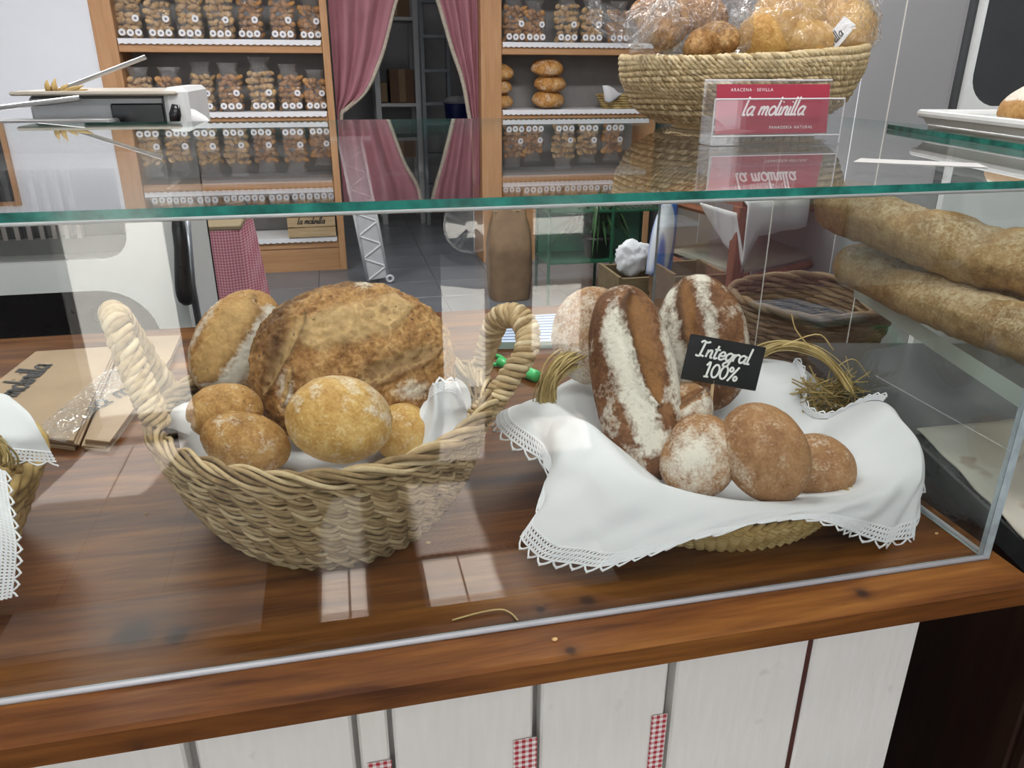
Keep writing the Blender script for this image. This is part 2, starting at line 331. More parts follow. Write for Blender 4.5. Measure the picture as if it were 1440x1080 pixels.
def script(mb, txt, o, ux, uy, h, w, shear=.35, m=0, centre=True):
    # strokes on the plane through o with unit directions ux, uy; h = x-height, w = stroke width
    o = np.array(o, float); ux = np.array(ux, float); uy = np.array(uy, float)
    tot = sum(GL[c][1] for c in txt); x = -tot / 2 if centre else 0
    for c in txt:
        for st in GL[c][0]:
            P = np.array([(p[0] + x + shear * p[1], p[1]) for p in st]) * h; P = crom(P, max(4, len(st) * 4)) if len(P) > 2 else np.linspace(P[0], P[1], 3)
            T = np.gradient(P, axis=0); T /= np.linalg.norm(T, axis=1)[:, None] + 1e-9; N = np.stack([-T[:, 1], T[:, 0]], 1) * w / 2
            G = np.stack([P + N, P - N], 1); mb.grid(o + G[..., :1] * ux + G[..., 1:] * uy, m)
        x += GL[c][1]
    return mb
def print_text(name, txt, parent, o, ux, uy, size, mat):
    c = bpy.data.curves.new(name, 'FONT'); c.body = txt; c.size = size; c.align_x = 'CENTER'; c.space_character = 1.25
    t = bpy.data.objects.new(name, c); COL.objects.link(t); dg = bpy.context.evaluated_depsgraph_get()
    me = bpy.data.meshes.new_from_object(t.evaluated_get(dg)); bpy.data.objects.remove(t)
    ux = Vector(ux); uy = Vector(uy); n = ux.cross(uy); L = wloc(parent); o = Vector(o) - L
    M = Matrix(((ux[0], uy[0], n[0], o[0]), (ux[1], uy[1], n[1], o[1]), (ux[2], uy[2], n[2], o[2]), (0, 0, 0, 1))); me.transform(M)
    me.materials.clear(); me.materials.append(mat); q = bpy.data.objects.new(name, me); COL.objects.link(q); q.parent = parent; return q

# ================================================================== THE ROOM
XL, XR, BY = -2.7, 2.62, 6.02
def struct(name, mb, mat, **k): o = mb.build(name, mat, **k); o['kind'] = 'structure'; return o
def tilemat():
    m = Mat('dark_grey_floor_tile', (.16, .17, .19), .28); f = m.noise(3, 4); m.col(m.ramp(f, [(.3, (.135, .145, .17)), (.7, (.19, .20, .225))])); m.bump(m.noise(25, 2), .08, .002); return m.m
TILE = tilemat(); GROUT = plain('floor_grout', (.075, .07, .07), .7)
fl = struct('floor', MB().box((XL, FY - .3, -.06), (XR, 8.9, -.004)), GROUT)
tile_me = MB().bbox((.002, .002, -.012), (.418, .418, 0), .002).mesh('floor_tile', TILE)
for i in range(13):
    for j in range(18):
        x0 = XL + i * .42; y0 = .9 + j * .42
        if x0 + .42 > XR or y0 + .42 > 8.9: continue
        if not (-1.3 < x0 < 2.6 and y0 > 3.0): continue
        t = bpy.data.objects.new('tile', tile_me); COL.objects.link(t); t.parent = fl; t.location = (x0, y0, 0)
struct('ceiling', MB().box((XL, FY - .3, CEIL), (XR, 8.9, CEIL + .1)), WHITE)
struct('wall_left', MB().box((XL - .1, FY - .3, 0), (XL, 8.9, CEIL)), WHITE)
wr = struct('wall_right', MB().box((XR, FY - .3, 0), (XR + .1, 8.9, CEIL)), GREYWALL)
for k in range(6):
    y0 = 1.2 + k * .82; p = MB().bbox((XR - .018, y0 + .004, .1), (XR, y0 + .816, CEIL), .002).build('cladding_panel', GREYWALL, wr)
    MB().box((XR - .016, y0 - .004, .1), (XR, y0 + .004, CEIL)).build('joint_strip', WHITE, wr)
bw = MB().box((XL, BY, 0), (-1.475, BY + .12, CEIL)).box((-1.475, BY + .40, 0), (.033, BY + .46, CEIL)).box((1.11, BY + .40, 0), (XR, BY + .46, CEIL)) \
    .box((.033, BY + .3, 2.45), (1.11, BY + .46, CEIL)).box((-1.475, BY + .02, 2.75), (.033, BY + .40, CEIL)).box((1.11, BY + .02, 2.75), (XR, BY + .40, CEIL))
struct('wall_back', bw, WHITE)
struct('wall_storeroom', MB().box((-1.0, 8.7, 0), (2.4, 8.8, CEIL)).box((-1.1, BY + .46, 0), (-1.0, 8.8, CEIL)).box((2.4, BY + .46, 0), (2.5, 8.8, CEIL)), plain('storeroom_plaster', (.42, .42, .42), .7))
# the shop front behind the photographer
fr = MB(); xs = [XL] + [q for o in OPEN for q in o[:2]] + [XR]
for i in range(0, len(xs), 2): fr.box((xs[i], FY - .12, 0), (xs[i + 1], FY, 1.08))
for (a, b, c, d) in OPEN: fr.box((a, FY - .12, d), (b, FY, 1.08)); fr.box((a, FY - .12, 0), (b, FY, c))
fr.box((XL, FY - .12, 1.08), (FILL_WIN[0], FY, CEIL)).box((FILL_WIN[1], FY - .12, 1.08), (XR, FY, CEIL)).box((FILL_WIN[0], FY - .12, FILL_WIN[3]), (FILL_WIN[1], FY, CEIL))
struct('wall_front', fr, plain('dark_shopfront_panel', (.10, .09, .09), .5))
wf = MB()
for k in range(5): x = FILL_WIN[0] + (FILL_WIN[1] - FILL_WIN[0]) * k / 4; wf.bbox((x - .03, FY - .09, FILL_WIN[2]), (x + .03, FY - .03, FILL_WIN[3]), .004)
wf.bbox((FILL_WIN[0], FY - .09, FILL_WIN[2]), (FILL_WIN[1], FY - .03, FILL_WIN[2] + .05), .004); wf.bbox((FILL_WIN[0], FY - .09, FILL_WIN[3] - .05), (FILL_WIN[1], FY - .03, FILL_WIN[3]), .004)
struct('fill_window', wf, WHITE)  # frame of the unseen window added to let in fill daylight
aw = empty('sun_blocker', (0, FY - .5, 2.6), 'added unseen sun awning in strips outside above the shop front', 'blocker')
for (a, b) in ((-2.69, .172), (.307, .48), (.70, 2.6)): MB().bbox((a, FY - .95, 2.60), (b, FY - .122, 2.63), .006).build('blocker_strip', plain('blocker_canvas', (.55, .50, .42), .9), aw)  # unseen strips added to block the sun; their gaps shape the floor patches
struct('ground', MB().box((-9, -14, -.12), (9, FY - .3, -.02)), plain('street_paving', (.56, .55, .53), .8, var=.12, scale=4))
pale = plain('pale_patch_stone', (.62, .56, .53), .45)
for (a, b) in ((-1.0, -.305), (-.14, -.062), (-.055, -.008), (.17, .28), (.286, .75)):  # slabs cut to the mirrored bright patches; gaps stand in for leg silhouettes
    o = MB().bbox((a, -.635, -.004), (b, -.41, .004), .002).build('reflection_slab', pale, fl)
for i in range(4): MB().bbox((-1.5 + i * .30, -1.70, -.004), (-1.5 + i * .30 + .294, -.645, .003), .002).build('reflection_slab', plain('worn_grey_stone', (.30, .26, .25), .5), fl)
mm = Mat('perforated_rubber_mat', (.10, .08, .075), .6); o_ = mm.sep(mm.co()); 
ff = [mm.math('FRACT', mm.math('MULTIPLY', q, 40.0)) for q in (mm.math('ADD', o_[0], o_[1]), mm.math('SUBTRACT', o_[0], o_[1]))]
mm.col(mm.mix(mm.math('MULTIPLY', mm.math('GREATER_THAN', ff[0], .25), mm.math('GREATER_THAN', ff[1], .25)), (.42, .36, .34), (.05, .04, .04)))
tag(MB().bbox((.15, -1.6, 0), (1.3, -.66, .008), .003).build('door_mat', mm.m, None, org=(.7, -1.1, 0)), 'dark perforated door mat inside the shop front', 'mat')
# car outside, seen only as a wheel mirrored in the front pane
car = empty('car', (2.2, -5.3, -.02), 'pale car parked in the street outside the shop front', 'car')
bd = MB(); prof = [(x + 1.0, z) for x, z in ((-.9, .30), (-.95, .75), (-.4, .92), (.1, 1.38), (1.9, 1.4), (2.6, .95), (3.3, .85), (3.35, .35))]
n = len(prof); V = [(x, y, z) for y in (-5.9, -4.72) for x, z in prof]
bd.add(V, [tuple(range(n)), tuple(range(2 * n - 1, n - 1, -1))] + [(i + n, (i + 1) % n + n, (i + 1) % n, i) for i in range(n)]).build('body', plain('silver_car_paint', (.5, .5, .52), .25, .4), car, fix=True)
for cx in (1.0, 3.5):
    wh = MB(); a = np.linspace(0, 2 * PI, 25)[:-1]
    wh.tube([(cx + .27 * math.cos(t) + .01, -4.60, .31 + .27 * math.sin(t)) for t in a], .06, 8, True)
    w_ = wh.build('wheel', BLACK, car, True); sp = MB()
    for k in range(5):
        t = 2 * PI * k / 5 + .3
        for dt in (-.12, .12): sp.tube([(cx + .01 + .05 * math.cos(t), -4.56, .31 + .05 * math.sin(t)), (cx + .01 + .21 * math.cos(t + dt), -4.58, .31 + .21 * math.sin(t + dt))], .017, 5)
    sp.tube([(cx + .01 + .22 * math.cos(t), -4.58, .31 + .22 * math.sin(t)) for t in a], .016, 6, True); sp.build('alloy_rim', plain('alloy_metal', (.75, .75, .77), .3, .7), w_)

# ================================================================== COUNTER AND GLASS CASE
ZC = .845
ct = empty('bakery_counter', (0, 1.3, 0), 'long counter with varnished brown wood top and white planked front', 'counter')
MB().bbox((-1.6, .645, ZC - .036), (.835, 1.98, ZC), .004).build('worktop', TOPW, ct)
MB().box((-1.6, .705, 0), (.70, .73, ZC - .036)).build('front_backing', plain('grey_white_recess', (.55, .54, .52), .6), ct)
for (a, b, dy) in ((-.62, -.41, 0), (-.402, -.208, 0), (-.196, -.032, 0), (-.026, .008, .014), (.014, .178, 0), (.188, .348, 0), (.359, .538, 0), (.546, .700, 0)):
    MB().bbox((a, .675 + dy, .05), (b, .700 + dy, ZC - .037), .003).build('plank', PLANK, ct)
MB().box((.5382, .679, .05), (.5458, .704, ZC - .037)).build('dark_joint', plain('red_brown_joint', (.07, .018, .012), .7), ct)
MB().box((.70, 1.0, 0), (.80, 1.9, ZC - .036)).box((-1.6, 1.9, 0), (.80, 1.95, ZC - .036)).build('side_panel', DARKW, ct)
GING = gingham('red_gingham_cloth', pitch=.0042)
for i, ((xa_, xb_, ya_), lb) in enumerate((((722, 755, 1042), 'red gingham strip under the counter edge, the middle one of three'), ((917, 938, 1007), 'highest red gingham strip, beside the plank gap right of centre'), ((517, 551, 1074), 'lowest red gingham strip at the grey recessed plank'))):
    y = .673 if i < 2 else .687; pa, pb_ = atY(xa_, ya_, y), atY(xb_, ya_, y); zt = pa[2]; x0, x1 = pa[0], pb_[0]
    tag(MB().bbox((x0, y - .0012, zt - .16), (x1, y + .0008, zt), .0004).build('gingham_strip', GING, None, org=((x0 + x1) / 2, y, zt - .16)), lb, 'ribbon')
GF, GR, GB = .706, .81, 1.87; GT = 1.341
case = empty('glass_display_case', (.1, 1.3, ZC), 'frameless glass display case standing along the wooden counter', 'display case')
def pane(name, lo, hi, par, edge=G_EDGE, thin=2):
    mb = MB(); mb.box(lo, hi); mb.m = [0 if k // 2 == thin else 1 for k in range(6)]; return mb.build(name, [G_PANE, edge], par)
# MB.box face order: x-, x+, y-, y+, z-, z+
pane('top_pane', (-1.55, GF - .006, GT - .008), (1.24, GB + .01, GT), case, G_EDGE, 2)
pane('front_pane', (-1.55, GF, ZC + .001), (GR - .008, GF + .007, GT - .009), case, G_EDGE2, 1)
pane('side_pane', (GR - .007, GF, ZC + .001), (GR, GB, GT - .009), case, G_EDGE2, 0)
MB().tube([(-1.55, GF - .001, ZC + .002), (GR, GF - .001, ZC + .002)], .0035, 8).tube([(GR + .001, GF, ZC + .002), (GR + .001, GB, ZC + .002)], .0035, 8).build('silicone_bead', plain('grey_silicone', (.42, .42, .45), .25), case, True)
MB().tube([(-1.55, GF + .002, GT - .010), (GR, GF + .002, GT - .010)], .0028, 6).build('upper_bead', plain('pale_seal', (.62, .64, .64), .3), case, True)
MB().tube([(GR - .001, GF + .001, ZC), (GR - .001, GF + .001, GT - .01)], .005, 6).build('corner_joint', G_EDGE2, case)
for px_, py_ in ((1079, 354), (1211, 369)):
    p = atY(px_, py_, 2.02)
    tag(MB().tube([(p[0], 2.02, .3), (p[0], 2.02, CEIL)], .0018, 5).build('white_string', plain('white_cord', (.8, .78, .72), .7), None, org=(p[0], 2.02, .3)),
        'thin white vertical line left of the grey wall, ' + ('nearest the slate sign' if px_ < 1100 else 'nearest the baguettes'), 'string')

# ------------------------------------------------------------------ bread
_ico = {}
def ico(n):
    if n not in _ico:
        bm = bmesh.new(); bmesh.ops.create_icosphere(bm, subdivisions=n, radius=1); bm.verts.ensure_lookup_table()
        _ico[n] = (np.array([v.co[:] for v in bm.verts]), [tuple(v.index for v in f.verts) for f in bm.faces]); bm.free()
    return _ico[n]
def frame(face, lng):
    z = np.array(face, float); z /= np.linalg.norm(z); x = np.array(lng, float); x -= z * (x @ z); x /= np.linalg.norm(x); return np.stack([x, np.cross(z, x), z], 1)
def bread_geo(mb, c, half, R, seed=1, flour=None, slashes=(), rough=.05, sub=6, sq=2.0, bottom=.6, bumps=.012, bfreq=6.0, bend=0, burn=None):
    U, Fc = ico(sub); n = len(U); half = np.array(half, float)
    if sq != 2.0: U = U / (np.sum(np.abs(U) ** sq, 1) ** (1 / sq))[:, None]
    P = U * half; P[:, 2] = np.where(P[:, 2] < 0, P[:, 2] * bottom, P[:, 2])
    N = U / half; N /= np.linalg.norm(N, axis=1)[:, None]; sc = half[:2].min(); off = seed * 7.31
    ear = np.zeros(n); fl = np.zeros(n); bu = np.zeros(n); D = np.zeros(n)
    for i in range(n):
        q = P[i] / sc + off; D[i] = rough * sc * fbm(q, 1.1, 2) + bumps * sc * fbm(q, bfreq, 4)
    x, y, z = P[:, 0] / half[0], P[:, 1] / half[1], P[:, 2] / half[2]
    for (x0, y0, x1, y1, w, d, lift) in slashes:            # in units of the half sizes / metres for w, d
        a = np.array([x0 * half[0], y0 * half[1]]); b = np.array([x1 * half[0], y1 * half[1]]); L = np.linalg.norm(b - a); t = np.clip(((P[:, :2] - a) @ (b - a)) / L ** 2, 0, 1)
        s = ((P[:, 0] - a[0]) * (b - a)[1] - (P[:, 1] - a[1]) * (b - a)[0]) / L; wob = np.array([fbm((p[0] / sc, p[1] / sc, off), 3, 2) for p in P]) * w * .35
        dd = np.linalg.norm(P[:, :2] - (a + t[:, None] * (b - a)), axis=1); ww = w * np.sqrt(np.clip(1 - (2 * t - 1) ** 4, .05, 1)); k = np.clip(1.25 - (dd + wob) / ww, 0, 1) * (P[:, 2] > 0)
        k = k * k * (3 - 2 * k); D -= d * k; ear = np.maximum(ear, np.clip(k * 1.6, 0, 1))
        rim = np.exp(-((s - ww) / (w * .4)) ** 2) * (dd < 1.8 * ww) * (P[:, 2] > 0); D += lift * rim; bu = np.maximum(bu, rim * .55 * (lift > 0))
    if flour is not None:
        nz = np.array([fbm(p / sc + off + 3, 2.6, 4) for p in P]); fl = np.clip(flour(x, y, z, nz), 0, 1) * (1 - ear)
    if burn is not None: bu = np.maximum(bu, np.clip(burn(x, y, z), 0, 1))
    P = P + N * D[:, None]
    if bend: P[:, 1] += bend * (P[:, 0] / half[0]) ** 2 * half[1]
    mb.add(P @ np.array(R).T + np.array(c), Fc, 0, ear=ear, flour=fl, burn=bu); return mb
def bread(name, mat, label, cat, c, half, face, lng, group=None, **k):
    mb = bread_geo(MB(), (0, 0, 0), half, frame(face, lng), **k)
    o = mb.build(name, mat, None, True); o.location = Vector(c); return tag(o, label, cat, group)
def px2(x, y, Y, w=None): 
    p = atY(x, y, Y); s = (p - EYE) @ fwd / F; return p, s
def scr(dx, dy): return r2 * dx - u2 * dy                     # a direction lying across the view

# ================================================================== LEFT BASKET
BX, BYc, BR, Br, BH = -.035, 1.035, .225, .160, .165
bk = empty('seagrass_basket', (BX, BYc, ZC), 'braided seagrass basket with two rope handles holding golden breads', 'basket')
def ring(R, z, n, ph=0, wob=.0): 
    a = np.linspace(0, 2 * PI, n, endpoint=False) + ph; q = R * (1 + wob * np.sin(2 * a + .5)); return np.stack([BX + q * np.cos(a), BYc + q * np.sin(a), np.full(n, z) + .004 * np.sin(3 * a + z * 40)], 1)
def rope(mb, P, off, r, turns, ns=2, closed=True, ph=0, n=6, flat=1.0, squash=1.0, fib=1, var=.22):
    P = np.asarray(P, float); N = len(P); T = (np.roll(P, -1, 0) - np.roll(P, 1, 0)) if closed else np.gradient(P, axis=0); T /= np.linalg.norm(T, axis=1)[:, None]
    a = np.array([0, 0, 1.0]) if abs(T[0][2]) < .9 else np.array([0, -1.0, 0]); A = np.empty((N, 3)); B = np.empty((N, 3)); nn = a - T[0] * (a @ T[0])
    for i in range(N):
        nn = (a if abs(T[i][2]) < .9 and closed else nn); nn = nn - T[i] * (nn @ T[i]); nn /= np.linalg.norm(nn); A[i] = nn; B[i] = np.cross(T[i], nn)
    t = np.linspace(0, 1, N, endpoint=not closed)
    for k in range(ns):
        w = 2 * PI * (turns * t + k / ns) + ph; jit = 1 + .16 * np.sin(t * turns * 5.1 + k * 2 + ph)
        Q = P + off * (np.cos(w)[:, None] * A * squash + np.sin(w)[:, None] * B)
        for f in range(fib):
            if fib > 1:
                w2 = 2 * PI * f / fib + t * turns * 1.7 + k; Qf = Q + r * .62 * (np.cos(w2)[:, None] * A + np.sin(w2)[:, None] * B); rf = r * .52
            else: Qf = Q; rf = r
            lvl = np.floor(t * turns * 1.0 + k * .37 + f * .21); tone = .5 + .32 * np.sin(lvl * 12.9 + k * 3 + f * 5 + ph * 7) + var * random.uniform(-1, 1)
            mb.tube(Qf, rf * jit, n, closed, tone=np.repeat(np.clip(tone, 0, 1), n))
    return mb
NR = 14
for k in range(NR):
    t = k / (NR - 1); R = Br + (BR - Br) * (t ** .8) ; z = ZC + .008 + t * (BH - .022); st = random.random() * 6
    rope(MB(), ring(R, z, 330, 0, .012), .0052, .0060, 21, 2, True, st, 5, fib=3).build('woven_row', STRAND, bk, True)
MB().lathe([(.001, ZC + .004), (Br, ZC + .004), (Br, ZC + .010), (.001, ZC + .010)], 40, (BX, BYc, 0)).build('base', STRAND, bk)
rope(MB(), ring(BR + .003, ZC + BH + .003, 400), .0072, .0072, 11, 3, True, .6, 5, fib=3).build('braided_rim', STRAND, bk, True)
HL = [atY(222, 600, .985), atY(196, 535, 1.0), atY(163, 455, 1.03), atY(166, 447, 1.07), atY(205, 505, 1.12), atY(245, 560, 1.14), atY(268, 590, 1.13)]
HRR = [atY(668, 590, .99), atY(705, 548, .99), atY(741, 490, 1.01), atY(732, 447, 1.05), atY(702, 449, 1.09), atY(684, 490, 1.13), atY(668, 545, 1.15)]
for P in (HL, HRR): rope(MB(), crom(P, 300), .0088, .0096, 15, 3, False, .4, 5, fib=3).build('handle', HANDLEM, bk, True)
tocam0 = np.array([-.1, -.9, .4])
# lining cloth in the basket
cl = empty('basket_cloth', (BX, BYc, ZC + .10), 'white lace-edged cloth lining the seagrass basket', 'cloth')
G = []
for R, z in ((.02, .10), (.11, .105), (.18, .12), (.205, .15)):
    aa = np.linspace(0, 2 * PI, 73)[:-1]; G.append([(BX + R * math.cos(q) * (1 + .02 * math.sin(7 * q)), BYc + R * math.sin(q), ZC + z + .008 * math.sin(5 * q + R * 30)) for q in aa])
MB().grid(G, 0, True).build('lining', LINEN, cl, True)
def lace(mb, hem, out, width, pitch=.007, r=.00075, rows=3, nrm=None):
    # crochet edging: rows of zigzag thread and picot loops hung from the hem polyline
    hem = np.asarray(hem, float); out = np.asarray(out, float); seg = np.linalg.norm(np.diff(hem, axis=0), axis=1); s = np.concatenate([[0], np.cumsum(seg)])
    n = max(6, int(s[-1] / pitch)); q = np.linspace(0, s[-1], n * 4 + 1)
    H = np.stack([np.interp(q, s, hem[:, k]) for k in range(3)], 1); O = np.stack([np.interp(q, s, out[:, k]) for k in range(3)], 1); O /= np.linalg.norm(O, axis=1)[:, None]
    i = np.arange(len(q)); rw = width / (rows + .8)
    for k in range(rows):
        base = k * rw; tri = np.abs(((i / 4 + .5 * (k % 2)) % 1) * 2 - 1)
        mb.tube(H + O * base, r, 4); mb.tube(H + O * (base + rw * tri[:, None]), r, 4); mb.tube(H + O * (base + rw * (1 - tri)[:, None]), r, 4)
    arch = np.abs(np.sin(PI * i / 8)); big = np.abs(((i / 8) % 1) * 2 - 1)
    mb.tube(H + O * (rows * rw), r * 1.2, 4); mb.tube(H + O * (rows * rw + rw * 1.2 * arch[:, None]), r * 1.2, 4); mb.tube(H + O * (rows * rw + rw * 1.5 * (1 - big)[:, None]), r, 4)
    return mb
def patch(ctrl, a, b):
    C = np.array(ctrl); R = np.stack([crom(C[i], b) for i in range(len(C))]); return np.stack([crom(R[:, j], a) for j in range(b)], 1)
FL = [[atY(*p) for p in row] for row in (
    [(556, 652, .93), (585, 650, .922), (615, 642, .928), (647, 622, .95)],
    [(580, 618, .945), (602, 612, .934), (628, 608, .945), (654, 600, .955)],
    [(596, 585, .952), (613, 579, .941), (632, 578, .950), (657, 580, .958)],
    [(602, 562, .955), (616, 552, .946), (634, 551, .953), (651, 562, .958)])]
G = patch(FL, 18, 18)
for i in range(18):
    for j in range(18): G[i, j] += tocam0 * (.0035 * math.sin(j * .9 + i * .25) + .004 * fbm(G[i, j], 30, 2))
MB().grid(G).build('corner_flap', LINEN, cl, True)
lace(MB(), G[-1], G[-1] - G[-3] + np.array([0, 0, .001]), .017, .008, .0014).build('lace_edging', LACE, cl)
lace(MB(), G[4:, 0], G[4:, 0] - G[4:, 2], .011, .007, .0011).build('lace_edging', LACE, cl)
FL = [[atY(*p) for p in row] for row in ([(228, 600, 1.04), (246, 604, 1.0), (266, 612, .97)], [(236, 585, 1.05), (252, 583, 1.01), (270, 590, .98)], [(244, 574, 1.07), (262, 566, 1.05), (275, 572, 1.02)])]
MB().grid(patch(FL, 10, 10)).build('side_flap', LINEN, cl, True)

tocam = lambda p: (EYE - p) / np.linalg.norm(EYE - p)
HN = lambda n, t: np.clip((n - t) * 3, 0, 1)
def loaf_px(name, mat, label, cat, x, y, Y, w, h, thick, ang=0, tilt=(0, 0), **k):
    """ellipse of w x h pixels (half sizes along its own axes) turned by ang degrees, facing the viewer with a tilt"""
    p, s = px2(x, y, Y); f = tocam(p) + tilt[0] * rt + tilt[1] * up; c, q = math.cos(math.radians(ang)), math.sin(math.radians(ang))
    return bread(name, mat, label, cat, p, (w * s, h * s, thick), f, scr(c, q), **k)
# big boule: light torn face, dark ears, pale floured scar
loaf_px('country_loaf', C_BOULE, 'large round crusty country loaf, the biggest in the seagrass basket', 'bread', 500, 515, 1.07, 141, 116, .072, -6, (.05, .22), seed=3, rough=.035, bumps=.032, bfreq=10, sub=7, sq=2.2, bottom=.7,
        flour=lambda x, y, z, n: (np.exp(-((x + .66) / .07) ** 2 - ((y + .30) / .20) ** 2) * 1.0 + .6 * np.exp(-((x - .12) / .1) ** 2 - ((y - .93) / .1) ** 2) + .75 * np.exp(-((x - .50) / .2) ** 2 - ((y + .42) / .12) ** 2) + .10 * HN(n, .2)),
        slashes=[(-.45, .28, .55, .62, .030, -.003, .0), (-.86, -.30, -.45, .55, .010, .004, .005), (-.02, -.30, .80, .10, .014, .005, .004), (-.70, -.45, -.60, -.05, .006, .003, .002)],
        burn=lambda x, y, z: .85 * np.exp(-((x + .80 - .25 * y) / .11) ** 2 - ((y - .2) / .6) ** 2) + .55 * np.exp(-((y + .22 - .30 * x) / .14) ** 2) * np.clip((x + .1) * 4, 0, 1) * (x < .75) + .4 * np.exp(-((x + .50) / .12) ** 2 - ((y + .45) / .3) ** 2) + .5 * np.exp(-((np.hypot(x, y) - .97) / .06) ** 2) * (y > .2) * (x < .2))
loaf_px('oval_loaf', C_OVAL, 'flour-streaked oval loaf behind the left of the big country loaf', 'bread', 334, 484, 1.16, 82, 58, .05, -62, (-.05, .1), seed=5, rough=.03, bumps=.02, bfreq=8,
        flour=lambda x, y, z, n: 1.0 * np.exp(-((y + .36 + .1 * x) / .24) ** 2) * (x < .85) + .5 * np.exp(-((y - .88) / .10) ** 2) + .5 * np.exp(-((x + .75) / .2) ** 2) + .25 * HN(n, 0),
        slashes=[(-.8, .30, .75, .22, .026, -.002, .003)])
loaf_px('bread_roll', C_BUN2, 'small brown roll at the left, under the oval loaf', 'bread', 317, 579, 1.0, 52, 40, .040, -12, (0, .3), seed=8, rough=.03, bumps=.012, flour=lambda x, y, z, n: .10 + .25 * HN(n, .1))
loaf_px('bread_roll', C_BUN2, 'low brown roll touching the front left rim of the seagrass basket', 'bread', 346, 622, .955, 62, 42, .042, 14, (0, .35), seed=9, rough=.03, bumps=.012, flour=lambda x, y, z, n: .14 + .25 * HN(n, .1), burn=lambda x, y, z: .35 * np.exp(-((x + .1) / .4) ** 2 - ((y - .5) / .3) ** 2))
loaf_px('bread_roll', C_BUN, 'round golden roll at the front centre of the seagrass basket', 'bread', 477, 590, .90, 74, 62, .050, 8, (0, .25), seed=11, rough=.025, bumps=.008, flour=lambda x, y, z, n: .13 + .30 * np.exp(-((x - .75) / .3) ** 2 - ((y - .4) / .4) ** 2) + .25 * np.exp(-((y - .9) / .2) ** 2) + .3 * HN(n, .1))
loaf_px('bread_roll', C_BUN, 'small golden roll behind the right of the round front roll', 'bread', 566, 608, .965, 42, 42, .036, 0, (0, .3), seed=12, rough=.03, bumps=.01, flour=lambda x, y, z, n: .12 + .2 * HN(n, .1))

# ================================================================== RIGHT BASKET
RX, RY = .525, .925
sb = empty('straw_basket', (RX, RY, ZC), 'shallow woven straw basket under a white lace cloth, holding wholemeal breads', 'basket')
for k in range(7):
    t = k / 6; R = .163 + .030 * t; z = ZC + .008 + .040 * t; aa = np.linspace(0, 2 * PI, 260, endpoint=False); mb = MB()
    for q in range(3):
        w = 24 * aa + q * 2 * PI / 3; rr = R + .004 * np.sin(2 * w); zz = z + .0055 * np.sin(w)
        mb.tube(np.stack([RX + rr * np.cos(aa), RY + .82 * rr * np.sin(aa), zz], 1), .0042, 5, True, flat=1.3, tone=np.repeat(np.clip(.6 + .3 * np.sin(aa * 17 + q * 2 + k), 0, 1), 5))
    mb.build('straw_coil', STRAW, sb, True)
MB().lathe([(.001, ZC + .002), (.15, ZC + .002), (.15, ZC + .010), (.001, ZC + .010)], 40, (RX, RY, 0), sy=.82).build('base', STRAW, sb)
def strands(mb, path, n, jit, r=.0013, pts=18, fray=.02):
    for k in range(n):
        a = random.uniform(0, .12); b = random.uniform(.86, 1.0); C = crom(path, 60); i0, i1 = int(a * 59), max(int(b * 59), 12)
        j = np.array([random.gauss(0, 1) for _ in range(3)]); j2 = np.array([random.gauss(0, 1) for _ in range(3)]); P = C[np.linspace(i0, i1, pts).astype(int)]
        t = np.linspace(0, 1, pts)[:, None]; P = crom((P + jit * (j * (1 - t) + j2 * t) + fray * jit / .01 * .3 * np.sin(t * PI * 2 + k) * j2 * .3)[::3], pts)
        mb.tube(P, r * random.uniform(.7, 1.3), 4, tone=random.uniform(.1, 1))
    return mb
m1 = strands(MB(), [atY(800, 660, 1.02), atY(776, 600, 1.03), atY(768, 548, 1.05), atY(790, 512, 1.06), atY(822, 498, 1.07), atY(846, 520, 1.07)], 190, .0085)
m1.build('straw_handle', RAFFIA, sb)
m2 = strands(MB(), [atY(1062, 500, 1.12), atY(1100, 484, 1.10), atY(1148, 494, 1.07), atY(1185, 530, 1.04), atY(1208, 574, .99)], 70, .0045)
for k in range(120):
    c = atY(random.uniform(1128, 1200), random.uniform(535, 592), 1.05); d = np.array([random.gauss(0, 1), .3 * random.gauss(0, 1), .5 * random.gauss(0, 1)]); d /= np.linalg.norm(d); L = random.uniform(.02, .045); e = np.array([0, 0, random.uniform(-.012, .004)])
    m2.tube([c - d * L, c + e * .3, c + d * L + e], .0012, 4, tone=random.uniform(0, .5))
m2.build('straw_handle', RAFFIA, sb)
m3 = MB(); 
for (a, b, c) in (((1142, 492), (1120, 465), (1113, 442)), ((1100, 486), (1150, 470), (1172, 492)), ((1170, 520), (1200, 505), (1222, 530))): m3.tube(crom([atY(*q, 1.07) for q in (a, b, c)], 10), .0011, 4, tone=.8)
m3.build('loose_straw', STRAW, sb)
# ------------------------------------------------------------------ the cloth: stations round the rim, (crest), (hem)
ST = [((800, 583, .98), (770, 632, .945)), ((822, 593, .93), (766, 690, .88)), ((853, 628, .88), (752, 738, .845)), ((897, 667, .84), (796, 768, .80)), ((957, 690, .815), (868, 776, .768)),
      ((1030, 704, .79), (962, 757, .748)), ((1100, 706, .785), (1060, 736, .742)), ((1165, 700, .79), (1148, 722, .744)), ((1222, 690, .80), (1214, 733, .755)), ((1266, 660, .83), (1258, 742, .775)),
      ((1279, 622, .853), (1289, 724, .81)), ((1256, 578, .895), (1288, 690, .83)), ((1216, 567, .955), (1284, 650, .87)), ((1160, 590, 1.0), (1250, 640, .93)), ((1128, 577, 1.04), (1180, 620, 1.06)), ((1116, 512, 1.10), (1160, 560, 1.12)),
      ((1000, 505, 1.14), (1000, 560, 1.19)), ((870, 515, 1.13), (850, 560, 1.19)), ((790, 560, 1.05), (716, 574, 1.09))]
ctr = np.array([RX, RY, ZC + .02]); lev = []
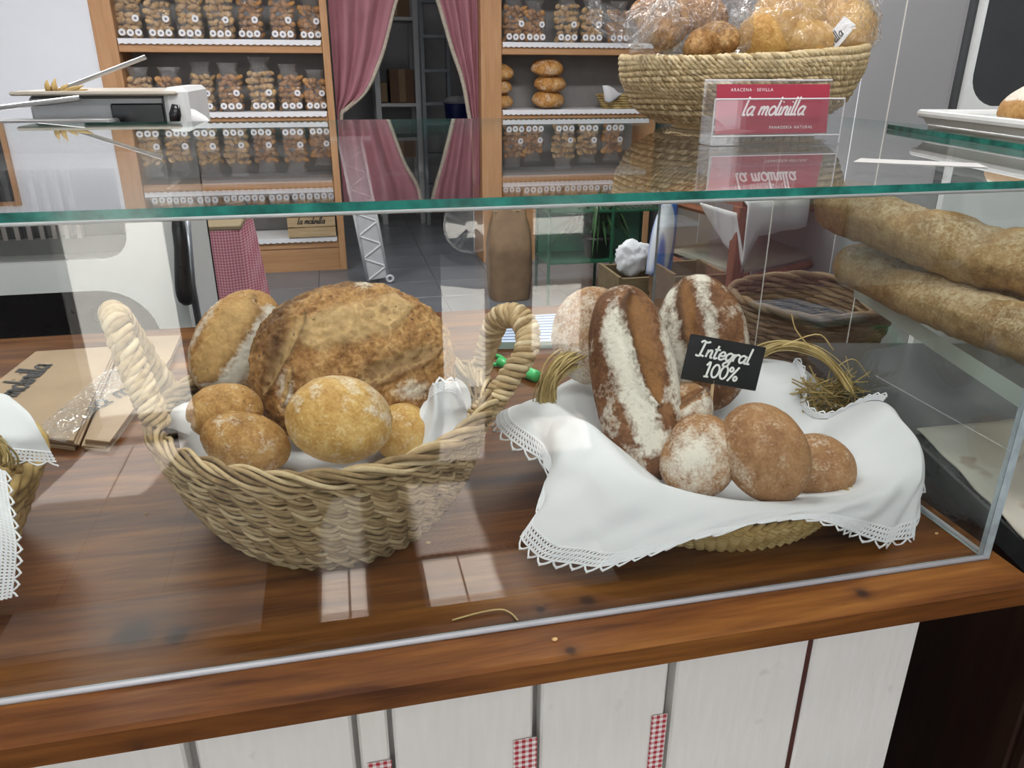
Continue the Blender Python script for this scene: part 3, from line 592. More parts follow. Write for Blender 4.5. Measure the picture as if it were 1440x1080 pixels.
for (c, h) in ST:
    c = atY(*c); h = atY(*h); h = h if h[2] > .868 else EYE + (h - EYE) * ((.868 - EYE[2]) / (h[2] - EYE[2])); inn = c + (ctr - c) * np.array([.22, .22, .30]); inn2 = c + (ctr - c) * np.array([.62, .62, .88]); out = c - ctr; out[2] = 0; out /= np.linalg.norm(out)
    lev.append([ctr + (c - ctr) * .05 * np.array([1, 1, 0]), inn2, inn, c, c * .72 + h * .28 + out * .012 + np.array([0, 0, .004]), c * .35 + h * .65 + out * .008, h])
lev = np.array(lev); NS, NL = 220, 40
R1 = np.stack([crom(lev[:, j], NS, True) for j in range(lev.shape[1])], 1); G = np.stack([crom(R1[i], NL) for i in range(NS)])
for i in range(NS):
    for j in range(NL):
        p = G[i, j]; tt = j / (NL - 1); G[i, j] = p + (p - ctr) / np.linalg.norm(p - ctr) * (.0085 * fbm(p, 11, 2) + .0045 * math.sin(i * .55 + 2 * math.sin(j * .2)) * (.15 + .85 * max(0, tt - .5)))
cl2 = empty('lace_cloth', (RX, RY, ZC + .03), 'white linen cloth with crochet lace border draped over the straw basket', 'cloth')
o = MB().grid(np.concatenate([G, G[:1]])).build('linen', LINEN, cl2, True)
hem = np.concatenate([G[:, -1], G[:1, -1]]); od = np.concatenate([G[:, -1] - G[:, -5], (G[:, -1] - G[:, -5])[:1]]); od = od / np.linalg.norm(od, axis=1)[:, None]
od[:, 2] -= .1; keep = np.r_[0:NS + 1]
lc = lace(MB(), hem[keep], od[keep], .029, .0105, .00115, 3); lc.build('lace_border', LACE, cl2)
i0, i1 = int(11.6 / 19 * NS), int(15.2 / 19 * NS); ce = G[i0:i1, 20] + np.array([0, 0, .002]); lace(MB(), ce, np.tile(np.array([.1, -.35, .95]), (len(ce), 1)) + .25 * (ce - ctr) / np.linalg.norm(ce - ctr, axis=1)[:, None], .012, .008, .001, 2).build('lace_border', LACE, cl2)
# ------------------------------------------------------------------ wholemeal breads
GI = 'bread'
loaf_px('long_loaf', C_INT, 'long upright wholemeal loaf with a broad white flour stripe', GI, 893, 538, .985, 141, 60, .048, 80, (-.1, .1), seed=21, sq=2.3, rough=.03, bumps=.010, sub=7,
        flour=lambda x, y, z, n: 1.1 * np.clip(1.3 - np.abs((y + .20 - .42 * (x + .35)) / .36), 0, 1) * np.clip((x + .78 + .5 * (y + .3)) * 5, 0, 1) * np.clip((.82 - x) * 4, 0, 1) + .8 * np.clip((y - .72) * 5, 0, 1) * (x < .45) + .30 * HN(n, .05) + .25 * (x > .1) * HN(n, -.1),
        slashes=[(-.86, .30, .25, .50, .017, .003, .004)])
loaf_px('round_loaf', C_INTB, 'floury wholemeal loaf half hidden behind the left of the long loaf', GI, 834, 472, 1.09, 58, 70, .042, 0, (0, .1), seed=22, flour=lambda x, y, z, n: .32 + .35 * np.clip(.3 - y, 0, 1) + n * .4)
loaf_px('slashed_loaf', C_INT, 'round wholemeal loaf with one upright cut, behind the slate sign', GI, 988, 482, 1.10, 97, 64, .048, 82, (0, .1), seed=23, rough=.02, bumps=.008,
        flour=lambda x, y, z, n: .60 * np.clip((-.32 - y) * 5, 0, 1) + .75 * np.clip(1.3 - np.abs((y - .16) / .18), 0, 1) * (x < .3) + .55 * n + .3 * np.exp(-((np.hypot(x, y) - .93) / .06) ** 2) + .05, slashes=[(-.92, -.20, .10, -.22, .0115, .004, .002)])
loaf_px('bread_roll', C_INTB, 'small slashed wholemeal roll touching the long loaf', GI, 963, 576, .955, 40, 38, .036, -30, (0, .3), seed=24, flour=lambda x, y, z, n: .25 + .4 * (y < -.1) + .5 * n, slashes=[(-.85, .12, .8, .22, .006, .003, .004)])
loaf_px('bread_roll', C_INTB, 'flour-dusted round roll in front of the small slashed roll', GI, 982, 642, .885, 55, 62, .042, 20, (-.1, .2), seed=25, rough=.02, bumps=.006, flour=lambda x, y, z, n: .90 * np.exp(-((x - .05) / .6) ** 2 - ((y + .1) / .6) ** 2) + .2 + .35 * n)
loaf_px('bread_roll', C_INTB, 'smooth light brown oval roll at the front of the straw basket', GI, 1075, 636, .845, 74, 59, .042, 62, (0, .15), seed=26, rough=.015, bumps=.004, flour=lambda x, y, z, n: .14 + .16 * n + .22 * np.exp(-((y + .80) / .25) ** 2))
loaf_px('bread_roll', C_INTB, 'light brown roll at the right, behind the smooth oval roll', GI, 1150, 656, .875, 52, 46, .038, 30, (0, .25), seed=27, rough=.015, bumps=.004, flour=lambda x, y, z, n: .18 + .22 * n)
# slate sign on a stick
A, B, C, D = [atY(x, y, .955 + (i in (0, 1)) * .012) for i, (x, y) in enumerate(((972, 470), (1078, 488), (1063, 551), (957, 532)))]
sg = empty('price_sign', atY(1000, 590, .95), 'small black slate sign lettered in white on a wooden stick', 'sign')
ux = (B - A) + (C - D); ux /= np.linalg.norm(ux); n_ = np.cross(ux, A - D); n_ /= np.linalg.norm(n_); n_ = n_ if n_ @ tocam(A) > 0 else -n_; uy = np.cross(n_, ux); mid = (A + B + C + D) / 4; hw = (np.linalg.norm(B - A) + np.linalg.norm(C - D)) / 4; hh = (np.linalg.norm(A - D) + np.linalg.norm(B - C)) / 4
Rm = np.stack([ux, uy, n_], 1); MB().bbox((-hw, -hh, -.0025), (hw, hh, 0), .0015, 0, Rm, mid).build('slate', plain('black_slate', (.010, .010, .011), .35, var=.3), sg)
script(MB(), 'Integral', mid + uy * hh * .12 - ux * hw * .06 + n_ * .0004, ux * 1.22, uy, hh * .34, hh * .085, .2).build('lettering', CHALK, sg)
script(MB(), '100%', mid - uy * hh * .72 - ux * hw * .02 + n_ * .0004, ux * 1.2, uy, hh * .34, hh * .085, .12).build('lettering', CHALK, sg)
MB().tube([atY(1003, 535, .958), atY(997, 592, .95)], .0024, 8).build('stick', CRATEW, sg, True)

# ================================================================== ON THE GLASS TOP
jc = atZ(1043, 186, GT); JX, JY = .785, 1.49
jb = empty('jute_bowl', (JX, JY, GT), 'coarse coiled jute bowl on the glass top, holding bagged buns', 'basket')
for k in range(16):
    t = k / 15; R = .105 + .121 * math.sqrt(1 - (1 - t) ** 2); z = GT + .006 + .128 * t; aa = np.linspace(0, 2 * PI, 300, endpoint=False)
    P = np.stack([JX + R * np.cos(aa), JY + R * np.sin(aa), z + .003 * np.sin(2 * aa + k) + .010 * t * np.cos(aa)], 1)
    rope(MB(), P, .0034, .0046, 46, 3, True, k * 1.3, 4, var=.4).build('jute_coil', JUTE, jb, True)
MB().lathe([(.001, GT + .001), (.12, GT + .001), (.12, GT + .007), (.001, GT + .007)], 36, (JX, JY, 0)).build('base', JUTE, jb)
def bag_film(mb, c, half, R, seed, tail=None, sub=5):
    U, Fc = ico(sub); P = U * np.array(half); 
    for i in range(len(P)):
        q = P[i] / min(half); P[i] *= 1 + .10 * abs(fbm(q + seed, 1.6, 3)) + .05 * fbm(q + seed, 5, 2)
    P = P @ np.array(R).T + np.array(c); mb.add(P, Fc); return mb
def bagged(label, buns, film, tail=None, tagged=None, mat=C_BUN):
    c = np.mean([b[0] for b in buns], 0); t = empty('bagged_buns', c, label, 'bread', 'bagged buns in the jute bowl')
    for i, (p, half, ang, sd) in enumerate(buns):
        bread_geo(MB(), p, half, frame(tocam(p) + up * .4, scr(math.cos(ang), math.sin(ang))), seed=sd, sub=5, rough=.06, bumps=.03, flour=lambda x, y, z, n: .05 + .1 * (n > .2)).build('bun', mat, t, True)
    mb = MB()
    for (p, half, ang, sd) in film: bag_film(mb, p, half, frame(tocam(p), scr(math.cos(ang), math.sin(ang))), sd)
    if tail:
        for (pts, w) in tail:
            C = crom(pts, 14); g = []
            for i, p in enumerate(C):
                k = i / 13; ww = w[0] + (w[1] - w[0]) * k; g.append([p + scr(0, 1) * (q * ww) + tocam(p) * (.012 * math.sin(q * 9 + i * .6) + .006 * math.sin(q * 23 + i)) for q in np.linspace(-1, 1, 24)])
            mb.grid(g)
    mb.build('clear_bag', FILM, t, True); return t
P_ = lambda x, y, Y: atY(x, y, Y)
t = bagged('clear bag of golden buns with white label, right of the jute bowl', [(P_(1080, 52, 1.46), (.062, .055, .05), -.5, 31), (P_(1110, 18, 1.47), (.066, .048, .05), .2, 32), (P_(1135, 62, 1.43), (.062, .045, .045), .4, 33), (P_(1190, 40, 1.47), (.058, .058, .05), .8, 34), (P_(1165, 10, 1.53), (.06, .05, .05), 0, 35)],
           [(P_(1132, 34, 1.46), (.135, .085, .085), .1, 3)], [([P_(1205, 20, 1.45), P_(1228, -5, 1.44), P_(1245, -40, 1.44)], (.03, .05))], mat=C_BUN)
L0, L1 = P_(1150, 84, 1.375), P_(1190, 36, 1.385); ux = (L1 - L0) / np.linalg.norm(L1 - L0); nz = tocam(L0); uy = np.cross(nz, ux); uy /= np.linalg.norm(uy); nz = np.cross(ux, uy); md = (L0 + L1) / 2
Rm = np.stack([ux, uy, nz], 1); lb = MB().bbox((-.052, -.014, -.0006), (.052, .014, 0), .0003, 0, Rm, md).build('label', PAPER, t)
script(MB(), 'molinilla', md - uy * .006 + nz * .0006, ux, uy, .0085, .0022, .35).build('lettering', INK, lb)
bagged('clear bag of dark seeded buns at the centre left of the jute bowl', [(P_(985, 22, 1.52), (.055, .04, .04), .5, 41), (P_(945, 40, 1.46), (.045, .03, .03), -.8, 42), (P_(1010, 55, 1.42), (.04, .03, .03), .2, 43), (P_(985, 62, 1.42), (.035, .025, .03), -.6, 44)],
       [(P_(985, 36, 1.46), (.095, .07, .06), .2, 9)], [([P_(1000, 20, 1.4), P_(1010, -20, 1.4), P_(1010, -60, 1.4)], (.04, .07))], mat=C_BOULE)
bagged('flattened clear bag hanging over the left rim of the jute bowl', [(P_(925, 40, 1.50), (.04, .03, .03), .4, 51), (P_(915, 18, 1.56), (.04, .03, .03), .1, 52)],
       [(P_(922, 38, 1.47), (.055, .05, .045), .2, 15)], [([P_(920, 45, 1.44), P_(885, 42, 1.44), P_(850, 28, 1.45), P_(828, 10, 1.47)], (.035, .028)), ([P_(925, 20, 1.43), P_(900, 50, 1.40), P_(885, 66, 1.40)], (.03, .015))], mat=C_BOULE)
# card holder with crimson cards
kc = atZ(1092, 204, GT); hy = kc[1]
ch = empty('card_holder', (kc[0], hy, GT), 'clear acrylic holder of crimson cards standing on the glass top', 'card holder')
q0, q1 = atY(1012, 120, hy + .02), atY(1174, 112, hy + .02); Wd = (q1[0] - q0[0]); zt = q0[2]; xm = (q0[0] + q1[0]) / 2 - .004; H = zt - GT
tl = .12   # lean of the cards
def hp(x, y, z): return (xm + x, hy + .012 + y + z * tl, GT + .016 + z)
Rl = np.stack([(1, 0, 0), np.array((0, tl, 1)) / math.hypot(tl, 1), -np.cross((1, 0, 0), np.array((0, tl, 1)) / math.hypot(tl, 1))], 1)
hgt = H - .014
for k in range(5):
    tmp = MB().bbox((-Wd / 2 + .002 * k, .0, .004 * k), (Wd / 2 + .002 * k - .002, hgt, .004 * k + .0012), .0004, 0, np.stack([(1, 0, 0), Rl[:, 1], -Rl[:, 2] * np.sign(-Rl[1, 2])], 1), hp(0, 0, .0)); 
    cd = tmp.build('card', CARD if k == 0 else PAPER, ch, fix=True)
    if k == 0: first = cd
uyc = Rl[:, 1]; nc = np.cross((1, 0, 0), uyc); nc = nc if nc[1] < 0 else -nc; cb = np.array(hp(0, 0, 0)) + nc * .0007
script(MB(), 'la molinilla', cb + uyc * hgt * .38, (1, .0, 0), uyc, hgt * .175, hgt * .042, .45).build('lettering', plain('white_card_ink', (.85, .80, .80), .6), first)
print_text('lettering', 'ARACENA · SEVILLA', first, cb + uyc * hgt * .86 + np.array([-Wd * .2, 0, 0]), (1, 0, 0), tuple(uyc), hgt * .09, CHALK)
print_text('lettering', 'PANADERÍA NATURAL', first, cb + uyc * hgt * .10 + np.array([Wd * .16, 0, 0]), (1, 0, 0), tuple(uyc), hgt * .085, CHALK)
ac = MB(); w2 = Wd / 2 + .012
ac.box((xm - w2, hy + .036, GT + .001), (xm + w2, hy + .039, GT + H * 1.08)).box((xm - w2, hy - .004, GT + .001), (xm + w2, hy - .001, GT + H * .78)).box((xm - w2, hy - .004, GT + .001), (xm + w2, hy + .039, GT + .004))
ac.box((xm - w2, hy - .001, GT + .004), (xm - w2 + .003, hy + .036, GT + H * .5)).box((xm + w2 - .003, hy - .001, GT + .004), (xm + w2, hy + .036, GT + H * .5)); ac.build('acrylic_stand', ACRYL, ch)
E_ = MB()
for z, y in ((GT + H * .78, hy - .0025), (GT + .014, hy - .0025), (GT + H * 1.08, hy + .0375)): E_.tube([(xm - w2, y, z), (xm + w2, y, z)], .0013, 4)
for x in (-w2, w2): E_.tube([(xm + x, hy - .0025, GT + .002), (xm + x, hy - .0025, GT + H * .78)], .0012, 4)
E_.build('polished_rim', plain('acrylic_edge', (.62, .60, .62), .2), ch)
# leaflet as a stand-in for a reflection on the glass
l4 = [atZ(x, y, GT + .001) for x, y in ((1200, 227), (1390, 235), (1375, 229), (1210, 222))]
lf = MB().prism([(p[0], p[1]) for p in l4], 2, GT + .0003, GT + .0007).build('streak', plain('reflection_grey', (.52, .51, .50), .7), None, org=tuple(l4[0]), fix=True); tag(lf, 'pale reflection leaflet lying flat on the glass top right of the cards', 'streak')

# ================================================================== ON THE COUNTER, INSIDE THE CASE
def flat_stack(name, label, pts, n, text=None, z0=ZC + .001, group=None):
    c = np.mean(pts, 0); t = empty(name, (c[0], c[1], z0), label, 'paper bag', group)
    for k in range(n):
        j = np.array([random.uniform(-.006, .006), random.uniform(-.006, .006)]); mb = MB()
        mb.prism([tuple(np.array(p[:2]) + j) for p in pts], 2, z0 + k * .0035, z0 + k * .0035 + .003); mb.build('bag_sheet', KRAFT, t, fix=True)
    return t, z0 + n * .0035
A = [atZ(x, y, ZC) for x, y in ((70, 492), (175, 488), (110, 634), (18, 622), (-60, 600))]
for p in A: p[1] = min(p[1], 1.80)
t, zz = flat_stack('kraft_bag_stack', 'pile of kraft paper bags with black lettering, left on the counter', A, 6)
o_, e_ = atZ(24, 558, zz), atZ(74, 512, zz); ux = (e_ - o_) / np.linalg.norm(e_ - o_); uy = np.cross((0, 0, 1), ux)
script(MB(), 'molinilla', (o_ + e_) / 2 + np.array([0, 0, .0015]), ux, uy, np.linalg.norm(e_ - o_) / 6.4, .0075, .35).build('lettering', INK, t)
fw_ = MB(); 
for k in range(4):
    a_, b_ = atZ(62 + k * 9, 600 + k * 4, zz), atZ(92 + k * 14, 545 + k * 2, zz); fw_.tube(crom([a_, (a_ * .6 + b_ * .4) + np.array([.004 * random.uniform(-1, 1), 0, .010]), b_], 10) + np.array([0, 0, .003]), .006, 6)
G = [[atZ(x0 + (x1 - x0) * v, y0 + (y1 - y0) * v, zz + .003 + .007 * abs(math.sin(u * 1.9 + v * 2.2))) for v in np.linspace(0, 1, 10)] for u, (x0, y0, x1, y1) in enumerate(zip(np.linspace(40, 150, 16), np.linspace(612, 520, 16), np.linspace(92, 200, 16), np.linspace(622, 512, 16)))]
MB().grid(G).build('clear_wrapper', FILM, t, True)
A = [atZ(x, y, ZC) for x, y in ((178, 485), (252, 482), (238, 515), (152, 636), (118, 632))]
t, zz = flat_stack('kraft_bag_stack', 'second kraft paper bag pile, right up against the seagrass basket', A, 5)
o_, e_ = atZ(142, 574, zz), atZ(200, 545, zz); ux = (e_ - o_) / np.linalg.norm(e_ - o_); uy = np.cross((0, 0, 1), ux)
script(MB(), 'la mo', (o_ + e_) / 2 + np.array([0, 0, .0015]), ux, uy, .03, .006, .35).build('lettering', INK, t)
# note pad, green marker
A = [atZ(x, y, ZC) for x, y in ((682, 492), (778, 490), (783, 448), (712, 448))]
for p in A: p[1] = min(p[1], 1.84)
np_ = empty('note_pad', tuple(np.mean(A, 0)), 'pad of pale blue ruled slips behind the right rope handle', 'note pad')
MB().prism([tuple(p[:2]) for p in A], 2, ZC + .001, ZC + .016).build('pad_block', plain('pale_green_card', (.42, .56, .52), .6), np_, fix=True)
MB().prism([tuple(p[:2]) for p in A], 2, ZC + .0163, ZC + .018).build('top_sheet', plain('pale_blue_sheet', (.55, .63, .78), .7), np_, fix=True)
rl = MB(); a, b, c, d = [np.array(p) + np.array([0, 0, .0183]) for p in A]
for k in range(9):
    u = .08 + k * .105; p, q = a + (d - a) * u, b + (c - b) * u; rl.box((0, 0, 0), (0, 0, 0)); rl.tube([p + (q - p) * .06, q + (p - q) * .06], .0016, 4)
rl.build('ruled_lines', plain('blue_ink', (.20, .28, .50), .6), np_)
p, q = atZ(702, 508, ZC + .012), atZ(756, 530, ZC + .012); gm = empty('marker_pen', tuple((p + q) / 2), 'bright green marker pen lying by the note pad', 'pen')
GRN = plain('green_plastic', (.06, .50, .14), .3); d = (q - p) / np.linalg.norm(q - p)
MB().tube([p, p + d * .003, p + (q - p) * .62], [.009, .0118, .0118], 14).build('barrel', GRN, gm, True); MB().tube([p + (q - p) * .62, p + (q - p) * .64, q - d * .004, q], [.0105, .0130, .0130, .010], 14).build('cap', plain('green_cap_plastic', (.10, .60, .20), .3), gm, True)
c = atZ(694, 506, ZC + .006); tag(MB().tube([c + np.array([.022 * math.cos(t), .030 * math.sin(t), 0]) for t in np.linspace(0, 2 * PI, 28)[:-1]], .0045, 8, True).build('green_loop', GRN, None, True, org=tuple(c)), 'green plastic loop beside the marker pen', 'ring')
# straw and crumbs on the counter
tag(MB().tube(crom([atZ(636, 872, ZC + .002), atZ(672, 862, ZC + .004), atZ(703, 857, ZC + .004), atZ(718, 862, ZC + .003), atZ(728, 872, ZC + .002)], 20), .0011, 5, tone=.9).build('straw_piece', STRAW, None, True, org=tuple(atZ(690, 862, ZC))), 'bent bit of straw on the counter near the front glass', 'straw')
for i, (x, y, w) in enumerate(((206, 722, 'beside the seagrass basket'), (1317, 750, 'near the right glass corner'), (602, 763, 'right of the seagrass basket foot'), (780, 899, 'on the counter edge outside the glass'))):
    p = atZ(x, y, ZC + .0015); mb = MB(); U, Fc = ico(2); mb.add(U * (.0030, .0020, .0015) * (.7 + .15 * i) * (1 + .2 * np.random.rand(len(U), 1)), Fc, ear=0, flour=0, burn=0); o = mb.build('bread_crumb', RUSK, None, True); o.location = Vector(p); tag(o, 'bread crumb on the counter ' + w, 'crumb', 'crumbs on the counter')

# ================================================================== THIRD BASKET, CUT BY THE LEFT EDGE OF THE PICTURE
LX, LY = -.62, .99
tb = empty('straw_basket', (LX, LY, ZC), 'straw basket at the left edge under a white lace cloth', 'basket')
for k in range(8):
    t = k / 7; R = .15 + .06 * t; z = ZC + .008 + .12 * t; aa = np.linspace(0, 2 * PI, 160, endpoint=False); mb = MB()
    for q in range(2):
        w = 22 * aa + q * PI; mb.tube(np.stack([LX + (R + .005 * np.cos(w)) * np.cos(aa), LY + (R + .005 * np.cos(w)) * np.sin(aa), z + .006 * np.sin(w)], 1), .0062, 5, True, tone=np.repeat(.5 + .3 * np.sin(aa * 13 + k), 5))
    mb.build('straw_coil', STRAW, tb, True)
MB().lathe([(.001, ZC + .002), (.15, ZC + .002), (.15, ZC + .010), (.001, ZC + .010)], 32, (LX, LY, 0)).build('base', STRAW, tb)
m = strands(MB(), [atY(-30, 640, .93), atY(-8, 625, .94), atY(8, 640, .94), atY(4, 668, .93)], 40, .005); m.build('straw_handle', RAFFIA, tb)
lc3 = empty('lace_cloth', (LX, LY, ZC + .12), 'white lace cloth cut off by the left edge of the picture', 'cloth')
def cloth_patch(ctrl, parent, nm, a=22, b=22, lw=.018, sides=('end',)):
    G = patch([[atY(*p) for p in row] for row in ctrl], a, b); MB().grid(G).build(nm, LINEN, parent, True)
    lace(MB(), G[-1], G[-1] - G[-3], lw, .0075, .0009).build('lace_border', LACE, parent); return G
cloth_patch([[(-60, 560, 1.05), (-30, 552, 1.05), (0, 553, 1.04), (12, 556, 1.03)], [(-60, 590, 1.0), (-25, 575, 1.0), (20, 572, .99), (40, 580, .98)], [(-60, 620, .96), (-20, 610, .955), (35, 610, .95), (55, 605, .95)], [(-60, 635, .95), (-20, 628, .945), (30, 632, .945), (72, 636, .95)]], lc3, 'upper_fold')
cloth_patch([[(-150, 640, .90), (-145, 700, .86), (-140, 760, .83), (-130, 850, .80)], [(-90, 640, .90), (-80, 700, .86), (-75, 760, .83), (-70, 850, .80)], [(-40, 645, .90), (-30, 700, .86), (-25, 760, .83), (-30, 850, .80)], [(-12, 655, .90), (-4, 710, .86), (2, 765, .83), (-4, 845, .80)]], lc3, 'hanging_fold')

# ================================================================== BREAD SLICER BEHIND THE COUNTER, LEFT
SY = 2.3; sx1 = -.445; sx0 = -1.62
sl = empty('bread_slicer', (-1.0, 2.55, 0), 'white bread slicing machine with steel top behind the counter at left', 'slicing machine')
def zY(y, x=150, Y=SY): return atY(x, y, Y)[2]
z1, z2, z3, z4 = 1.06, zY(366), zY(408), zY(500)
wA, wB = atY(178, 330, SY)[0], atY(222, 440, SY)[0]
def rrect(x0, x1, za, zb, r, n=6, corners=(1, 1, 1, 1)):
    P = []
    for (cx, cz, a0, on) in ((x1 - r, zb - r, 0, corners[0]), (x0 + r, zb - r, PI / 2, corners[1]), (x0 + r, za + r, PI, corners[2]), (x1 - r, za + r, 3 * PI / 2, corners[3])):
        if on: P += [(cx + r * math.cos(a0 + t), cz + r * math.sin(a0 + t)) for t in np.linspace(0, PI / 2, n)]
        else: P.append((x1 if a0 in (0, 3 * PI / 2) else x0, zb if a0 < PI else za))
    return P
fm = MB()   # front frame as a plate with two rounded openings, laid from horizontal strips
def holeplate(mb, X0, X1, Z0, Z1, holes, y0, y1):
    bm = bmesh.new(); loops = [[(X0, Z0), (X1, Z0), (X1, Z1), (X0, Z1)]] + holes; E = []
    for L in loops:
        vs = [bm.verts.new((x, y0, z)) for x, z in L]; E += [bm.edges.new((vs[i], vs[(i + 1) % len(vs)])) for i in range(len(vs))]
    bmesh.ops.triangle_fill(bm, edges=E, use_beauty=True); r = bmesh.ops.extrude_face_region(bm, geom=bm.faces[:]); bmesh.ops.translate(bm, vec=(0, y1 - y0, 0), verts=[g for g in r['geom'] if isinstance(g, bmesh.types.BMVert)])
    bm.verts.ensure_lookup_table(); bm.verts.index_update(); mb.add([v.co[:] for v in bm.verts], [tuple(v.index for v in f.verts) for f in bm.faces]); bm.free(); return mb
holeplate(fm, sx0, sx1, .12, 1.24, [rrect(sx0 + .12, wA, z2, 1.20, .075, 7, (0, 0, 0, 1)), rrect(sx0 + .12, wB, .30, z3, .15, 9, (1, 0, 0, 0))], SY, SY + .025)
fm.build('front_frame', ENAMEL, sl, fix=True)
MB().box((sx0, SY + .03, .12), (sx0 + .03, 2.85, 1.24)).box((sx1 - .03, SY + .03, .12), (sx1, 2.85, 1.24)).box((sx0, 2.82, .12), (sx1, 2.85, 1.24)).box((sx0, SY + .03, .12), (sx1, 2.85, .15)).build('housing', ENAMEL, sl)
for x in (sx0 + .06, sx1 - .06):
    for y in (SY + .08, 2.77): MB().lathe([(.03, 0), (.03, .02), (.018, .03), (.018, .12)], 12, (x, y, 0)).build('foot', BLACK, sl)
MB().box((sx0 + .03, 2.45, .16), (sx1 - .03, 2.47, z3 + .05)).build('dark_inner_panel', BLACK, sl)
MB().box((sx0 + .03, 2.42, z2 - .05), (sx1 - .03, 2.44, 1.0)).build('inner_panel', plain('mid_grey_panel', (.20, .20, .19), .5), sl)  # plain grey panel behind the upper opening
MB().box((sx0 + .03, SY + .05, z2 - .012), (sx1 - .03, 2.42, z2 - .002)).build('slot_shelf', plain('grey_tray', (.46, .46, .44), .5), sl)
for k in range(26): 
    x = sx0 + .13 + k * .031
    if x < wA: MB().box((x, SY + .05, z2 + .055), (x + .012, SY + .075, 1.22)).build('blade', STEEL, sl)
yT = 2.33; ztop = 1.24
tp = MB(); tp.bbox((sx0, SY + .02, 1.24), (-.45, 2.8, 1.275), .01); tp.build('steel_deck', STEEL, sl)
a = atY(38, 135, 2.42); b = atY(262, 128, 2.42)
MB().bbox((a[0], 2.42, 1.275), (b[0] - .06, 2.78, a[2]), .008).build('hopper', plain('matt_steel', (.36, .365, .37), .45, .5), sl)
MB().bbox((b[0] - .06, 2.40, 1.275), (b[0] + .005, 2.78, b[2] + .01), .012).build('end_cheek', ENAMEL, sl)
MB().bbox((b[0] - .20, 2.411, 1.285), (b[0] - .065, 2.42, a[2] - .02), .004).build('dark_window', BLACK, sl)
MB().bbox((a[0] - .03, 2.38, a[2] + .001), (b[0] - .02, 2.79, a[2] + .012), .004).build('lid', plain('tan_steel_lid', (.50, .45, .38), .4, .3), sl)
p = atY(246, 175, 2.36); q = atY(247, 147, 2.36); MB().tube([p, (p + q) / 2, q], [.012, .016, .010], 12).build('knob', BLACK, sl, True)
p, q = atY(-20, 175, 2.30), atY(162, 174, 2.30); MB().bbox((p[0], 2.25, q[2] - .03), (q[0], 2.36, q[2] + .012), .006).build('feed_plate', STEEL, sl)
p, q = atY(-10, 153, 2.34), atY(112, 138, 2.34); MB().tube([p, q], .007, 8).build('press_rod', STEEL, sl)
p, q = atY(75, 130, 2.5), atY(205, 80, 2.5); MB().tube([p, q], .006, 8).build('press_rod', STEEL, sl)
lv = [atY(248, 300, 2.25), atY(254, 345, 2.24), atY(257, 400, 2.235), atY(264, 428, 2.235)]; MB().tube(crom(lv, 12), [.012, .016, .018, .018, .018, .019, .02, .021, .022, .023, .022, .012], 10).build('lever_handle', BLACK, sl, True)
hb = MB(); a = atY(263, 318, 2.24); hb.prism([(SY - .06, a[2] - .20), (SY + .0, a[2] - .20), (SY + .30, a[2]), (SY + .3, a[2] + .1), (SY - .06, a[2] + .1)], 0, sx1 + .002, sx1 + .014); hb.build('lever_bracket', ENAMEL, sl, fix=True)
MB().tube([atY(262, 305, 2.262), atY(270, 400, 2.262), atY(284, 480, 2.262)], .010, 8).build('lever_arm', plain('steel_lever', (.30, .32, .36), .3, .8), sl, True)
# dried sprig on the slicer, white paper bag beside
sp = empty('dried_sprig', atY(95, 130, 2.46), 'dried wheat sprig lying on top of the slicing machine', 'sprig')
for (x0, y0, x1, y1) in ((70, 130, 66, 112), (78, 130, 78, 110), (85, 131, 96, 118), (92, 131, 118, 120), (75, 131, 124, 126)): MB().tube(crom([atY(x0, y0, 2.45), atY((x0 + x1) / 2 - 2, (y0 + y1) / 2, 2.44), atY(x1, y1, 2.45)], 8), [.006, .008, .009, .008, .007, .005, .003, .001], 5, tone=.5).build('blade', STRAW, sp, True)
pb = MB(); C = [[atY(262, 186, 2.43), atY(278, 190, 2.42), atY(296, 186, 2.43)], [atY(262, 165, 2.43), atY(272, 168, 2.41), atY(294, 168, 2.44)], [atY(256, 150, 2.44), atY(266, 152, 2.42), atY(276, 155, 2.45)]]
tag(solid(pb.grid(patch(C, 10, 10)).build('paper_bag', PAPER, None, True, org=tuple(atY(275, 170, 2.43))), .012), 'crumpled white paper bag at the right end of the slicer', 'paper bag')
# chalkboard menu, seen only mirrored in the glass top
kb = empty('menu_board', (-2.4, BY - .03, 1.5), 'wood framed black menu board on the white wall, mirrored in the glass top', 'menu board')
MB().box((-2.66, BY - .02, 1.52), (-2.165, BY - .005, 2.09)).build('slate', plain('blackboard', (.035, .037, .04), .6), kb)
fb = MB(); 
for (l, h) in (((-2.69, BY - .03, 1.49), (-2.135, BY - .002, 1.52)), ((-2.69, BY - .03, 2.09), (-2.135, BY - .002, 2.12)), ((-2.69, BY - .03, 1.52), (-2.66, BY - .002, 2.09)), ((-2.165, BY - .03, 1.52), (-2.135, BY - .002, 2.09))): fb.box(l, h)
fb.build('board_frame', PINE, kb)

